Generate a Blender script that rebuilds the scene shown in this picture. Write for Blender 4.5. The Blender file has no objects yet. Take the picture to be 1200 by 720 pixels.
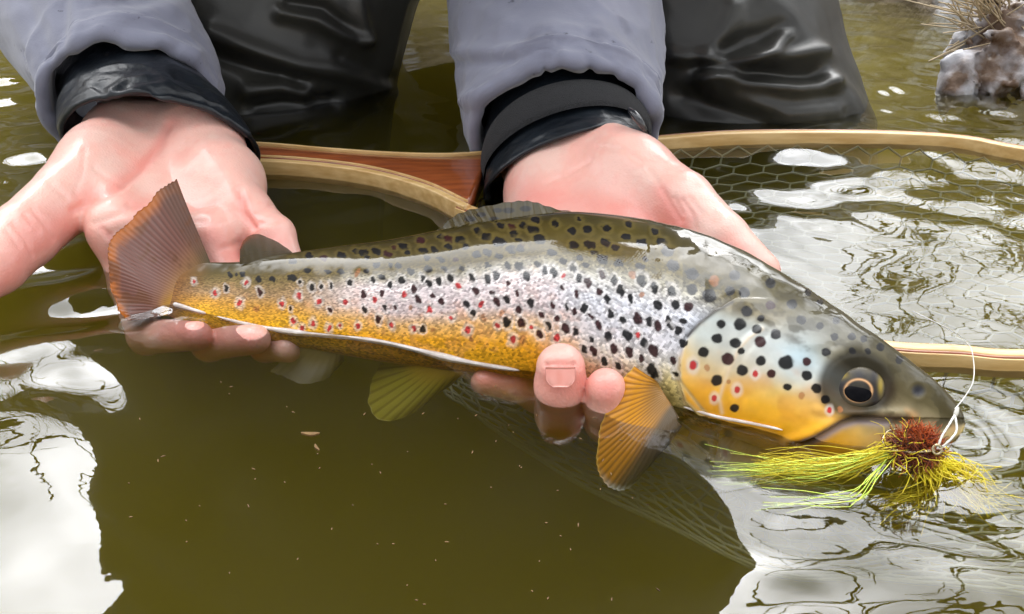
import bpy, math, random
import numpy as np
from mathutils import Vector, Matrix

rng = np.random.RandomState(7)
random.seed(7)
S = bpy.context.scene
COL = S.collection

# ------------------------------------------------------------------ camera
HFOV = math.radians(55.0)
PITCH = math.radians(30.0)
FPX = 600.0 / math.tan(HFOV / 2)            # focal length in pixels of a 1200 x 720 frame
CAM = np.array([0.0, -0.398, 0.230])
CR = np.array([1.0, 0.0, 0.0])
CF = np.array([0.0, math.cos(PITCH), -math.sin(PITCH)])
CU = np.array([0.0, math.sin(PITCH), math.cos(PITCH)])
cam_d = bpy.data.cameras.new('camera')
cam_d.sensor_width = 36.0
cam_d.lens = 18.0 / math.tan(HFOV / 2)
cam_d.clip_start = 0.01
cam_d.clip_end = 600
cam = bpy.data.objects.new('camera', cam_d)
COL.objects.link(cam)
cam.location = CAM
cam.rotation_euler = (math.pi / 2 - PITCH, 0, 0)
S.camera = cam

# ------------------------------------------------------------------ sky, sun, exposure
SUN_EL, SUN_AZ = math.radians(48), math.radians(-4)     # azimuth measured from +Y towards +X
w = bpy.data.worlds.new('World')
S.world = w
w.use_nodes = True
wn, wl = w.node_tree.nodes, w.node_tree.links
wn.clear()
sky = wn.new('ShaderNodeTexSky')
sky.sky_type = 'NISHITA'
sky.sun_disc = False
sky.sun_elevation = SUN_EL
sky.sun_rotation = SUN_AZ
sky.air_density = 1.0
sky.dust_density = 6.0
sky.ozone_density = 1.0
hs = wn.new('ShaderNodeHueSaturation')
hs.inputs['Saturation'].default_value = 0.12
bg = wn.new('ShaderNodeBackground')
bg.inputs['Strength'].default_value = 0.15
wo = wn.new('ShaderNodeOutputWorld')
wl.new(sky.outputs[0], hs.inputs['Color'])
# broken overcast: soft brighter and darker cloud over the whole dome
wtc = wn.new('ShaderNodeTexCoord')
wno = wn.new('ShaderNodeTexNoise'); wno.inputs['Scale'].default_value = 3.4; wno.inputs['Detail'].default_value = 5
wmr = wn.new('ShaderNodeMapRange'); wmr.inputs['From Min'].default_value = 0.3; wmr.inputs['From Max'].default_value = 0.7; wmr.inputs['To Min'].default_value = 0.25; wmr.inputs['To Max'].default_value = 1.9
wvm = wn.new('ShaderNodeVectorMath'); wvm.operation = 'SCALE'
wl.new(wtc.outputs['Generated'], wno.inputs['Vector']); wl.new(wno.outputs['Fac'], wmr.inputs['Value'])
wl.new(hs.outputs[0], wvm.inputs[0]); wl.new(wmr.outputs[0], wvm.inputs['Scale'])
wl.new(wvm.outputs[0], bg.inputs['Color'])
wl.new(bg.outputs[0], wo.inputs['Surface'])
sd = bpy.data.lights.new('sun', 'SUN')
sd.energy = 1.3
sd.angle = math.radians(110)
sd.color = (0.93, 0.97, 1.0)
sun = bpy.data.objects.new('sun', sd)
COL.objects.link(sun)
sdir = Vector((math.sin(SUN_AZ) * math.cos(SUN_EL), math.cos(SUN_AZ) * math.cos(SUN_EL), math.sin(SUN_EL)))
sun.rotation_euler = (-sdir).to_track_quat('-Z', 'Y').to_euler()
S.view_settings.view_transform = 'Standard'
S.view_settings.look = 'None'
S.view_settings.gamma = 1.0
S.view_settings.exposure = 1.5
S.view_settings.use_curve_mapping = False
S.cycles.max_bounces = 10
S.cycles.transparent_max_bounces = 16
S.cycles.volume_bounces = 2
S.cycles.use_denoising = True
S.cycles.caustics_reflective = False
S.cycles.caustics_refractive = False

# ------------------------------------------------------------------ maths helpers
def nrm(v):
    v = np.asarray(v, float)
    return v / np.linalg.norm(v)

def ray(px, py):
    return CF + CR * ((px - 600.0) / FPX) + CU * ((360.0 - py) / FPX)

def at(px, py, d):
    """a point of the place seen at a pixel, d metres deep along the optical axis"""
    return CAM + ray(px, py) * d

def at_z(px, py, z=0.0):
    r = ray(px, py)
    return CAM + r * ((z - CAM[2]) / r[2])

def project(V):
    Q = V - CAM
    dz = Q @ CF
    return np.stack([600 + FPX * (Q @ CR) / dz, 360 - FPX * (Q @ CU) / dz], 1)

def catmull(pts, n, closed=False):
    P = np.asarray(pts, float)
    if closed:
        P = np.vstack([P[-1], P, P[0], P[1]])
    else:
        P = np.vstack([2 * P[0] - P[1], P, 2 * P[-1] - P[-2]])
    m = len(P) - 3
    t = np.linspace(0, m, n, endpoint=not closed)
    i = np.minimum(t.astype(int), m - 1)
    f = (t - i)[:, None]
    a, b, c, d = P[i], P[i + 1], P[i + 2], P[i + 3]
    return 0.5 * (2 * b + (c - a) * f + (2 * a - 5 * b + 4 * c - d) * f ** 2 + (3 * b - a - 3 * c + d) * f ** 3)

def hash3(ix, iy, iz, seed=0):
    n = (ix.astype(np.int64) * 374761393 + iy.astype(np.int64) * 668265263 + iz.astype(np.int64) * 2147483647 + seed * 1274126177) & 0xffffffff
    n = ((n ^ (n >> 13)) * 1274126177) & 0xffffffff
    n = (n ^ (n >> 16)) & 0xffffffff
    return n / 4294967295.0

def vnoise(P, scale=1.0, seed=0):
    """smooth value noise in -1..1"""
    Q = np.asarray(P, float) * scale
    I = np.floor(Q).astype(np.int64)
    f = Q - I
    f = f * f * f * (f * (f * 6 - 15) + 10)
    out = 0
    for dx in (0, 1):
        wx = f[:, 0] if dx else 1 - f[:, 0]
        for dy in (0, 1):
            wy = f[:, 1] if dy else 1 - f[:, 1]
            for dz in (0, 1):
                wz = f[:, 2] if dz else 1 - f[:, 2]
                out = out + wx * wy * wz * hash3(I[:, 0] + dx, I[:, 1] + dy, I[:, 2] + dz, seed)
    return out * 2 - 1

def fbm(P, scale, octv=3, seed=0):
    o, a, s = 0, 1.0, scale
    for k in range(octv):
        o = o + a * vnoise(P, s, seed + k)
        a *= 0.5
        s *= 2.03
    return o

def sstep(a, b, x):
    t = np.clip((x - a) / (b - a), 0, 1)
    return t * t * (3 - 2 * t)

def pl_dist(PX, pts):
    """distance of 2-D points to a polyline"""
    pts = np.asarray(pts, float)
    best = np.full(len(PX), 1e9)
    if len(pts) == 1:
        return np.hypot(*(PX - pts[0]).T)
    for a, b in zip(pts[:-1], pts[1:]):
        ab = b - a
        t = np.clip(((PX - a) @ ab) / (ab @ ab + 1e-12), 0, 1)
        q = PX - (a + t[:, None] * ab)
        best = np.minimum(best, np.hypot(q[:, 0], q[:, 1]))
    return best

# ------------------------------------------------------------------ mesh helpers
def mk(name, V, F, mat=None, parent=None, smooth=True, loc=None, col=None, uv=None, mask=None):
    """one mesh object from vertex array and face list/array"""
    V = np.asarray(V, float)
    me = bpy.data.meshes.new(name)
    if isinstance(F, tuple):                 # several face arrays of different sizes
        me.vertices.add(len(V))
        me.vertices.foreach_set('co', V.ravel())
        lo = np.concatenate([f.ravel() for f in F]).astype(np.int32)
        sz = np.concatenate([np.full(len(f), f.shape[1]) for f in F])
        me.loops.add(len(lo))
        me.loops.foreach_set('vertex_index', lo)
        me.polygons.add(len(sz))
        me.polygons.foreach_set('loop_start', np.concatenate([[0], np.cumsum(sz)[:-1]]).astype(np.int32))
        me.update(calc_edges=True)
    elif isinstance(F, np.ndarray):
        k = F.shape[1]
        me.vertices.add(len(V))
        me.vertices.foreach_set('co', V.ravel())
        me.loops.add(F.size)
        me.loops.foreach_set('vertex_index', F.ravel().astype(np.int32))
        me.polygons.add(len(F))
        me.polygons.foreach_set('loop_start', np.arange(0, F.size, k, dtype=np.int32))
        me.update(calc_edges=True)
    else:
        me.from_pydata([tuple(v) for v in V], [], [tuple(f) for f in F])
    if smooth:
        me.polygons.foreach_set('use_smooth', np.ones(len(me.polygons), bool))
    if col is not None:
        a = me.attributes.new('col', 'FLOAT_COLOR', 'POINT')
        c = np.ones((len(V), 4)); c[:, :col.shape[1]] = col
        a.data.foreach_set('color', c.ravel())
    if mask is not None:
        a = me.attributes.new('mask', 'FLOAT_COLOR', 'POINT')
        c = np.ones((len(V), 4)); c[:, :mask.shape[1]] = mask
        a.data.foreach_set('color', c.ravel())
    if uv is not None:
        l = me.uv_layers.new(name='UVMap')
        vi = np.zeros(len(me.loops), np.int32)
        me.loops.foreach_get('vertex_index', vi)
        l.data.foreach_set('uv', uv[vi].astype(np.float32).ravel())
    me.validate()
    me.update()
    ob = bpy.data.objects.new(name, me)
    COL.objects.link(ob)
    if mat is not None:
        me.materials.append(mat)
    if loc is not None:
        ob.location = loc
    if parent is not None:
        ob.parent = parent
        ob.matrix_parent_inverse = Matrix.Translation(-Vector(parent.matrix_basis.translation)) if parent.parent is None else Matrix.Identity(4)
    return ob

def empty(name, loc, label, cat, group=None):
    o = bpy.data.objects.new(name, None)
    COL.objects.link(o)
    o.location = tuple(loc)
    o.empty_display_size = 0.05
    tag(o, label, cat, group)
    return o

def tag(o, label=None, cat=None, group=None, kind=None):
    if label: o['label'] = label
    if cat: o['category'] = cat
    if group: o['group'] = group
    if kind: o['kind'] = kind
    return o

def gridF(n, m, closed=False):
    """quads of an n x m vertex grid (closed around m)"""
    i, j = np.meshgrid(np.arange(n - 1), np.arange(m if closed else m - 1), indexing='ij')
    j2 = (j + 1) % m
    return np.stack([i * m + j, (i + 1) * m + j, (i + 1) * m + j2, i * m + j2], -1).reshape(-1, 4)

def get_co(ob):
    V = np.zeros(len(ob.data.vertices) * 3)
    ob.data.vertices.foreach_get('co', V)
    return V.reshape(-1, 3)

def get_no(ob):
    N = np.zeros(len(ob.data.vertices) * 3)
    ob.data.vertex_normals.foreach_get('vector', N)
    return N.reshape(-1, 3)

def set_co(ob, V):
    ob.data.vertices.foreach_set('co', V.ravel())
    ob.data.update()

def sculpt(ob, strokes):
    """press or pull real folds into a mesh: strokes are (polyline, width, height in metres)"""
    V, N = get_co(ob), get_no(ob)
    PX = project(V)
    fac = sstep(0.1, -0.25, np.einsum('ij,ij->i', N, V - CAM) / np.linalg.norm(V - CAM, axis=1))
    D = np.zeros(len(V))
    for pts, wd, h in strokes:
        D += h * np.exp(-(pl_dist(PX, pts) / wd) ** 2)
    set_co(ob, V + N * (D * fac)[:, None])

def smin(a, b, k):
    h = np.clip(0.5 + 0.5 * (b - a) / k, 0, 1)
    return b + (a - b) * h - k * h * (1 - h)

def cone(P, a, b, r1, r2):
    a, b = np.asarray(a), np.asarray(b)
    ab = b - a
    t = np.clip(((P - a) @ ab) / (ab @ ab + 1e-12), 0, 1)
    return np.linalg.norm(P - (a + t[..., None] * ab), axis=-1) - (r1 + (r2 - r1) * t)

def ellip(P, c, r):
    q = (P - np.asarray(c)) / np.asarray(r)
    k = np.linalg.norm(q, axis=-1)
    return (k - 1) * min(r)

def surface_nets(f, org, h):
    s = f < 0
    nx, ny, nz = f.shape
    cnt = np.zeros((nx - 1, ny - 1, nz - 1), np.int8)
    for dx in (0, 1):
        for dy in (0, 1):
            for dz in (0, 1):
                cnt += s[dx:nx - 1 + dx, dy:ny - 1 + dy, dz:nz - 1 + dz]
    mixed = (cnt > 0) & (cnt < 8)
    I = np.argwhere(mixed)
    idx = -np.ones(mixed.shape, np.int64)
    idx[mixed] = np.arange(len(I))
    acc = np.zeros((len(I), 3)); num = np.zeros(len(I))
    cs = [(a, b, c) for a in (0, 1) for b in (0, 1) for c in (0, 1)]
    for a in cs:
        for b in cs:
            if sum(b[k] - a[k] for k in range(3)) == 1 and all(b[k] >= a[k] for k in range(3)):
                fa = f[I[:, 0] + a[0], I[:, 1] + a[1], I[:, 2] + a[2]]
                fb = f[I[:, 0] + b[0], I[:, 1] + b[1], I[:, 2] + b[2]]
                x = (fa < 0) != (fb < 0)
                t = np.where(x, fa / np.where(x, fa - fb, 1), 0)
                p = np.array(a)[None] + t[:, None] * (np.array(b) - np.array(a))[None]
                acc[x] += p[x]; num[x] += 1
    V = org + h * (I + acc / num[:, None])
    F = []
    for ax in range(3):
        sl0 = [slice(None)] * 3; sl1 = [slice(None)] * 3
        sl0[ax] = slice(0, -1); sl1[ax] = slice(1, None)
        d = s[tuple(sl0)] != s[tuple(sl1)]
        E = np.argwhere(d)
        o1, o2 = (ax + 1) % 3, (ax + 2) % 3
        ok = (E[:, o1] > 0) & (E[:, o2] > 0) & (E[:, o1] < f.shape[o1] - 1) & (E[:, o2] < f.shape[o2] - 1)
        E = E[ok]
        q = []
        for a, b in ((-1, -1), (0, -1), (0, 0), (-1, 0)):
            C = E.copy(); C[:, o1] += a; C[:, o2] += b
            q.append(idx[C[:, 0], C[:, 1], C[:, 2]])
        q = np.stack(q, 1)
        flip = ~s[E[:, 0], E[:, 1], E[:, 2]]
        q[flip] = q[flip][:, ::-1]
        F.append(q)
    return V, np.concatenate(F)

def sdf_mesh(fn, lo, hi, h):
    lo, hi = np.asarray(lo), np.asarray(hi)
    n = np.ceil((hi - lo) / h).astype(int) + 1
    ax = [lo[k] + h * np.arange(n[k]) for k in range(3)]
    f = np.empty(n)
    step = max(1, int(2_000_000 // (n[1] * n[2])))
    for i in range(0, n[0], step):
        P = np.stack(np.meshgrid(ax[0][i:i + step], ax[1], ax[2], indexing='ij'), -1)
        f[i:i + step] = fn(P)
    return surface_nets(f, lo, h)

def tubeV(path, rad, nseg=8):
    """a round tube along a path; returns vertices and quads (open ends capped by shrinking)"""
    P = np.asarray(path, float)
    n = len(P)
    rad = np.broadcast_to(np.asarray(rad, float), (n,))
    T = np.gradient(P, axis=0)
    T /= np.linalg.norm(T, axis=1)[:, None] + 1e-12
    up = np.array([0.0, 0.0, 1.0]) if abs(T[0, 2]) < 0.9 else np.array([0.0, 1.0, 0.0])
    A = np.cross(T, up); A /= np.linalg.norm(A, axis=1)[:, None] + 1e-12
    B = np.cross(T, A)
    th = np.linspace(0, 2 * math.pi, nseg, endpoint=False)
    V = P[:, None] + rad[:, None, None] * (np.cos(th)[None, :, None] * A[:, None] + np.sin(th)[None, :, None] * B[:, None])
    return V.reshape(-1, 3), gridF(n, nseg, True)

def join(parts):
    Vs, Fs, o = [], [], 0
    for V, F in parts:
        Vs.append(V); Fs.append(np.asarray(F) + o); o += len(V)
    return np.concatenate(Vs), np.concatenate(Fs)

def ring_tube(rings, ns, nseg):
    """smooth tube through rings given as (centre, U, V); returns grid points (ns, nseg, 3) and theta, s"""
    C = catmull([r[0] for r in rings], ns)
    U = catmull([r[1] for r in rings], ns)
    W = catmull([r[2] for r in rings], ns)
    th = np.linspace(0, 2 * math.pi, nseg, endpoint=False)
    G = C[:, None] + np.cos(th)[None, :, None] * U[:, None] + np.sin(th)[None, :, None] * W[:, None]
    return G, th, np.linspace(0, 1, ns)

# ------------------------------------------------------------------ material helpers
def nodes_of(name):
    m = bpy.data.materials.new(name)
    m.use_nodes = True
    n, l = m.node_tree.nodes, m.node_tree.links
    b = n['Principled BSDF']
    return m, n, l, b

def setp(b, **k):
    for a, v in k.items():
        b.inputs[a.replace('_', ' ')].default_value = v

def noise_mix(n, l, c1, c2, scale=30, detail=6, lo=0.35, hi=0.65, coord='Object', vec=(1, 1, 1)):
    tc = n.new('ShaderNodeTexCoord')
    mp = n.new('ShaderNodeMapping'); mp.inputs['Scale'].default_value = vec
    t = n.new('ShaderNodeTexNoise'); t.inputs['Scale'].default_value = scale; t.inputs['Detail'].default_value = detail
    r = n.new('ShaderNodeMapRange'); r.inputs['From Min'].default_value = lo; r.inputs['From Max'].default_value = hi
    x = n.new('ShaderNodeMix'); x.data_type = 'RGBA'
    x.inputs['A'].default_value = (*c1, 1); x.inputs['B'].default_value = (*c2, 1)
    l.new(tc.outputs[coord], mp.inputs[0]); l.new(mp.outputs[0], t.inputs['Vector'])
    l.new(t.outputs['Fac'], r.inputs['Value']); l.new(r.outputs[0], x.inputs['Factor'])
    return x.outputs['Result'], t.outputs['Fac'], mp.outputs[0]

def add_bump(n, l, b, height, strength=0.3, dist=0.001):
    bu = n.new('ShaderNodeBump'); bu.inputs['Strength'].default_value = strength; bu.inputs['Distance'].default_value = dist
    l.new(height, bu.inputs['Height']); l.new(bu.outputs[0], b.inputs['Normal'])
    return bu

def simple(name, c1, c2=None, rough=0.5, scale=40, bump=0.0, bscale=None, bdist=0.001, coat=0.0, vec=(1, 1, 1), **k):
    m, n, l, b = nodes_of(name)
    c2 = c2 or tuple(0.8 * x for x in c1)
    o, f, v = noise_mix(n, l, c1, c2, scale, vec=vec)
    l.new(o, b.inputs['Base Color'])
    setp(b, Roughness=rough, Coat_Weight=coat, **k)
    if bump:
        t = n.new('ShaderNodeTexNoise'); t.inputs['Scale'].default_value = bscale or scale * 4; t.inputs['Detail'].default_value = 5
        l.new(v, t.inputs['Vector'])
        add_bump(n, l, b, t.outputs['Fac'], bump, bdist)
    return m

def attr_mat(name, rough=0.4, coat=0.0, bump=0.0, bscale=400, bdist=0.0004, sss=0.0, trans=0.0, **k):
    m, n, l, b = nodes_of(name)
    a = n.new('ShaderNodeAttribute'); a.attribute_name = 'col'
    l.new(a.outputs['Color'], b.inputs['Base Color'])
    setp(b, Roughness=rough, Coat_Weight=coat, **k)
    if sss:
        b.inputs['Subsurface Weight'].default_value = sss
        b.inputs['Subsurface Radius'].default_value = (0.008, 0.003, 0.002)
        b.inputs['Subsurface Scale'].default_value = 0.5
    if bump:
        tc = n.new('ShaderNodeTexCoord')
        t = n.new('ShaderNodeTexNoise'); t.inputs['Scale'].default_value = bscale; t.inputs['Detail'].default_value = 4
        l.new(tc.outputs['Object'], t.inputs['Vector'])
        add_bump(n, l, b, t.outputs['Fac'], bump, bdist)
    return m, n, l, b

# ================================================================== the trout's frame
FA = at_z(200, 355, 0.0)
FB = at_z(1000, 488, 0.0)
EU = nrm(FB - FA)
BK = np.array([-EU[1], EU[0], 0.0])
ROLL = math.radians(50)
EV = np.array([0, 0, 1.0]) * math.cos(ROLL) + BK * math.sin(ROLL)
EN = nrm(np.cross(EU, EV))                    # out of the flank, towards the angler's photographer
def on_fish(px, py, off=0.0):
    """pixel -> point in the trout's middle plane, moved off metres towards its near side"""
    O = FA + EN * off
    r = ray(px, py)
    return CAM + r * (((O - CAM) @ EN) / (r @ EN))
def fdepth(px, py):
    return (on_fish(px, py) - CAM) @ CF
def fuv(P):
    q = np.asarray(P) - FA
    return np.array([q @ EU, q @ EV])

TOP = [(186, 318), (215, 310), (245, 308), (285, 307), (340, 298), (400, 290), (460, 283), (515, 273), (560, 264), (600, 259), (640, 254),
       (680, 252), (740, 258), (790, 268), (830, 280), (870, 297), (920, 325), (960, 350), (1000, 378), (1040, 405), (1080, 435), (1108, 459), (1124, 478), (1132, 496)]
BOT = [(186, 366), (215, 378), (245, 386), (300, 398), (370, 410), (440, 422), (500, 430), (560, 437), (620, 443), (680, 455), (740, 474),
       (790, 490), (850, 509), (900, 526), (940, 540), (980, 549), (1020, 552), (1065, 548), (1100, 535), (1124, 516), (1132, 496)]
topx = np.array(TOP); botx = np.array(BOT)
def q_of(PX):
    x = np.clip(PX[:, 0], 186, 1131)
    yt = np.interp(x, topx[:, 0], topx[:, 1]); yb = np.interp(x, botx[:, 0], botx[:, 1])
    return (PX[:, 1] - yt) / np.maximum(yb - yt, 6)


# ================================================================== SETTING: river bed, water, banks
def lines(segs):
    out = []
    for a, b, n in segs:
        out += list(np.linspace(a, b, n, endpoint=False))
    out.append(segs[-1][1])
    return np.array(out)

m_bed = simple('bed_silt', (0.10, 0.085, 0.035), (0.05, 0.045, 0.02), 0.9, 6, 0.5, 30, 0.01)
bx = lines([(-90, -4, 8), (-4, 4, 40), (4, 90, 8)])
by = lines([(-90, -6, 8), (-6, 3, 45), (3, 90, 8)])
X, Y = np.meshgrid(bx, by, indexing='ij')
P = np.stack([X.ravel(), Y.ravel(), np.zeros(X.size)], 1)
P[:, 2] = -0.5 + 0.04 * fbm(P, 2.0, 3, 5)
tag(mk('river_bed', P, gridF(len(bx), len(by)), m_bed), kind='structure')

# ---- water: one closed body, a rippled skin over murky olive water
wx = lines([(-60, -6, 8), (-6, -1.2, 40), (-1.2, -0.52, 90), (-0.52, 0.62, 760), (0.62, 1.5, 110), (1.5, 6, 40), (6, 60, 8)])
wy = lines([(-5.5, -1.2, 30), (-1.2, -0.25, 60), (-0.25, 0.42, 450), (0.42, 0.80, 110), (0.80, 1.6, 30)])
X, Y = np.meshgrid(wx, wy, indexing='ij')
WP = np.stack([X.ravel(), Y.ravel(), np.zeros(X.size)], 1)
def wave_sum(x, y, waves):
    h = 0
    for lam, ang, amp, ph in waves:
        k = 2 * math.pi / lam
        h = h + amp * np.sin(k * (x * math.cos(ang) + y * math.sin(ang)) + ph)
    return h
def mkwaves(lo, hi, n, slope, seed, spread=math.pi, mid=math.pi / 2):
    r = np.random.RandomState(seed)
    out = []
    for i in range(n):
        lam = lo * (hi / lo) ** r.rand()
        out.append((lam, mid + (r.rand() - 0.5) * 2 * spread, slope * lam / (2 * math.pi) / math.sqrt(n / 2), r.rand() * 6.28))
    return out
W_long = mkwaves(0.09, 0.30, 9, 0.030, 3, 1.2)
W_mid = mkwaves(0.026, 0.065, 14, 0.075, 4, 0.6)
W_fine = mkwaves(0.012, 0.026, 12, 0.040, 5, 1.5)
wpx = project(np.where((WP @ CF - CAM @ CF < 0.05)[:, None], np.array([[0.0, 0.0, 0.0]]), WP))
wob = 0.012 * np.stack([vnoise(WP, 9, 1), vnoise(WP, 9, 2), np.zeros(len(WP))], 1)
xq, yq = (WP + wob)[:, 0], (WP + wob)[:, 1]
px, py = wpx[:, 0], wpx[:, 1]
front = (WP @ CF - CAM @ CF) > 0.05
# sheltered slick water in front of the fish, livelier water to either side and behind it
calm = np.exp(-(np.maximum(np.abs(px - 450) - 210, 0) / 90.0) ** 2) * sstep(395, 470, py) * front
lively = 1 - 0.93 * calm
right = sstep(760, 1000, px) * sstep(330, 430, py) * front
farr = sstep(820, 900, px) * sstep(330, 200, py) * front
leftm = sstep(330, 60, px) * sstep(560, 330, py) * front
H = lively * wave_sum(xq, yq, W_long) * (0.7 + 1.3 * right)
H += lively * wave_sum(xq, yq, W_mid) * (0.28 + 0.85 * farr + 1.4 * leftm + 0.25 * right)
H += lively * wave_sum(xq, yq, W_fine) * (0.10 + 0.45 * farr + 0.22 * leftm)
# rings running off the nose
cx, cy = at_z(1125, 512)[:2]
rr = np.hypot(WP[:, 0] - cx, WP[:, 1] - cy)
H += 0.00030 * np.sin((rr + 0.006 * vnoise(WP, 30, 17)) / 0.0165 * 2 * math.pi) * np.exp(-rr / 0.035) * sstep(0.0, 0.012, rr)
H *= np.exp(-np.maximum(np.hypot(WP[:, 0], WP[:, 1]) - 2.5, 0) / 2.0)
bump_c = at_z(455, 402)[:2]
def swell(x, y):
    """a low crest leaning against the belly"""
    u = (x - bump_c[0]) * EU[0] + (y - bump_c[1]) * EU[1]; v = -(x - bump_c[0]) * EU[1] + (y - bump_c[1]) * EU[0]
    return 0.0042 * np.exp(-(u / 0.032) ** 2 - (v / 0.020) ** 2)
H += swell(WP[:, 0], WP[:, 1])
WP[:, 2] = H
nX, nY = len(wx), len(wy)
def build_water():
    base = len(WP)
    # skirt: bottom corners; edges follow the border
    border = [i * nY for i in range(nX)] + [(nX - 1) * nY + j for j in range(1, nY)] + [i * nY + nY - 1 for i in range(nX - 2, -1, -1)] + [j for j in range(nY - 2, 0, -1)]
    low = WP[border].copy(); low[:, 2] = -0.62
    V = np.vstack([WP, low])
    n = len(border)
    bd = np.array(border); bn = np.roll(bd, -1); kk = np.arange(n); kn_ = np.roll(kk, -1)
    skirt = np.stack([bd, base + kk, base + kn_, bn], 1)
    floor = (base + kk)[::-1][None]
    return mk('river_water', V, (gridF(nX, nY), skirt, floor), m_water)
m_water, n, l, b = nodes_of('river_water')
n.remove(b)
out = n['Material Output']
gl = n.new('ShaderNodeBsdfGlossy'); gl.inputs['Roughness'].default_value = 0.015
gl.inputs['Color'].default_value = (0.97, 0.98, 1.0, 1)
tr = n.new('ShaderNodeBsdfTransparent')
fr = n.new('ShaderNodeFresnel'); fr.inputs['IOR'].default_value = 1.55
mx = n.new('ShaderNodeMixShader')
tc = n.new('ShaderNodeTexCoord')
nt = n.new('ShaderNodeTexNoise'); nt.inputs['Scale'].default_value = 55; nt.inputs['Detail'].default_value = 3
mpw = n.new('ShaderNodeMapping'); mpw.inputs['Scale'].default_value = (0.7, 1, 1)
bu = n.new('ShaderNodeBump'); bu.inputs['Strength'].default_value = 0.12; bu.inputs['Distance'].default_value = 0.001
l.new(tc.outputs['Object'], mpw.inputs[0]); l.new(mpw.outputs[0], nt.inputs['Vector'])
l.new(nt.outputs['Fac'], bu.inputs['Height'])
l.new(bu.outputs[0], gl.inputs['Normal']); l.new(bu.outputs[0], fr.inputs['Normal'])
l.new(fr.outputs[0], mx.inputs['Fac']); l.new(tr.outputs[0], mx.inputs[1]); l.new(gl.outputs[0], mx.inputs[2])
l.new(mx.outputs[0], out.inputs['Surface'])
pv = n.new('ShaderNodeVolumePrincipled')
pv.inputs['Color'].default_value = (0.52, 0.445, 0.055, 1)
pv.inputs['Density'].default_value = 6.5
pv.inputs['Anisotropy'].default_value = 0.2
l.new(pv.outputs[0], out.inputs['Volume'])
m_water.cycles.homogeneous_volume = True

# ---- banks
m_bank, n, l, b = nodes_of('bank_earth')
o, f, v = noise_mix(n, l, (0.40, 0.33, 0.24), (0.12, 0.09, 0.06), 9, 8, 0.38, 0.62)
frn = n.new('ShaderNodeTexNoise'); frn.inputs['Scale'].default_value = 17; frn.inputs['Detail'].default_value = 7
frr = n.new('ShaderNodeMapRange'); frr.inputs['From Min'].default_value = 0.51; frr.inputs['From Max'].default_value = 0.60; frr.inputs['To Max'].default_value = 0.85
frx = n.new('ShaderNodeMix'); frx.data_type = 'RGBA'; frx.inputs['B'].default_value = (0.55, 0.55, 0.56, 1)      # frost
l.new(v, frn.inputs['Vector']); l.new(frn.outputs['Fac'], frr.inputs['Value']); l.new(frr.outputs[0], frx.inputs['Factor']); l.new(o, frx.inputs['A'])
l.new(frx.outputs['Result'], b.inputs['Base Color']); setp(b, Roughness=0.95)
t = n.new('ShaderNodeTexNoise'); t.inputs['Scale'].default_value = 40; t.inputs['Detail'].default_value = 8
l.new(v, t.inputs['Vector']); add_bump(n, l, b, t.outputs['Fac'], 0.8, 0.02)
def bank(name, ylines, xlines, hfun):
    X, Y = np.meshgrid(xlines, ylines, indexing='ij')
    P = np.stack([X.ravel(), Y.ravel(), np.zeros(X.size)], 1)
    P[:, 2] = hfun(P[:, 0], P[:, 1], P)
    return tag(mk(name, P, gridF(len(xlines), len(ylines)), m_bank), kind='structure')
def h_far(x, y, P):
    edge = 0.92 + 0.10 * np.sin(x * 1.7 + 0.5) + 0.05 * vnoise(P * [1, 0, 0], 3, 8) - 0.47 * sstep(0.22, 0.46, x)
    d = y - edge
    top = 0.50 + 0.08 * vnoise(P, 1.1, 3) - 0.27 * sstep(0.0, 0.45, x)
    h = -0.6 + 0.55 * sstep(-0.25, -0.02, d) + (top + 0.12) * sstep(-0.02, 0.22, d)
    h += 0.045 * fbm(P, 9, 3, 2) * sstep(-0.2, 0.05, d) + 0.9 * sstep(0.5, 12, d) + 3 * sstep(8, 60, d)
    return h
bank('river_bank', lines([(0.35, 1.6, 84), (1.6, 6, 26), (6, 80, 16)]), lines([(-80, -6, 14), (-6, -2, 24), (-2, 2.4, 130), (2.4, 6, 20), (6, 80, 14)]), h_far)
def h_near(x, y, P):
    d = -4.6 - y + 0.4 * np.sin(x * 0.8)
    return -0.6 + 0.75 * sstep(-0.6, 0.4, d) + 0.5 * sstep(0.3, 3, d) + 0.08 * fbm(P, 2, 3, 6) + 2.5 * sstep(6, 60, d)
bank('opposite_bank', lines([(-80, -8, 14), (-8, -3.8, 30)]), lines([(-80, -8, 14), (-8, 8, 60), (8, 80, 14)]), h_near)

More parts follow.
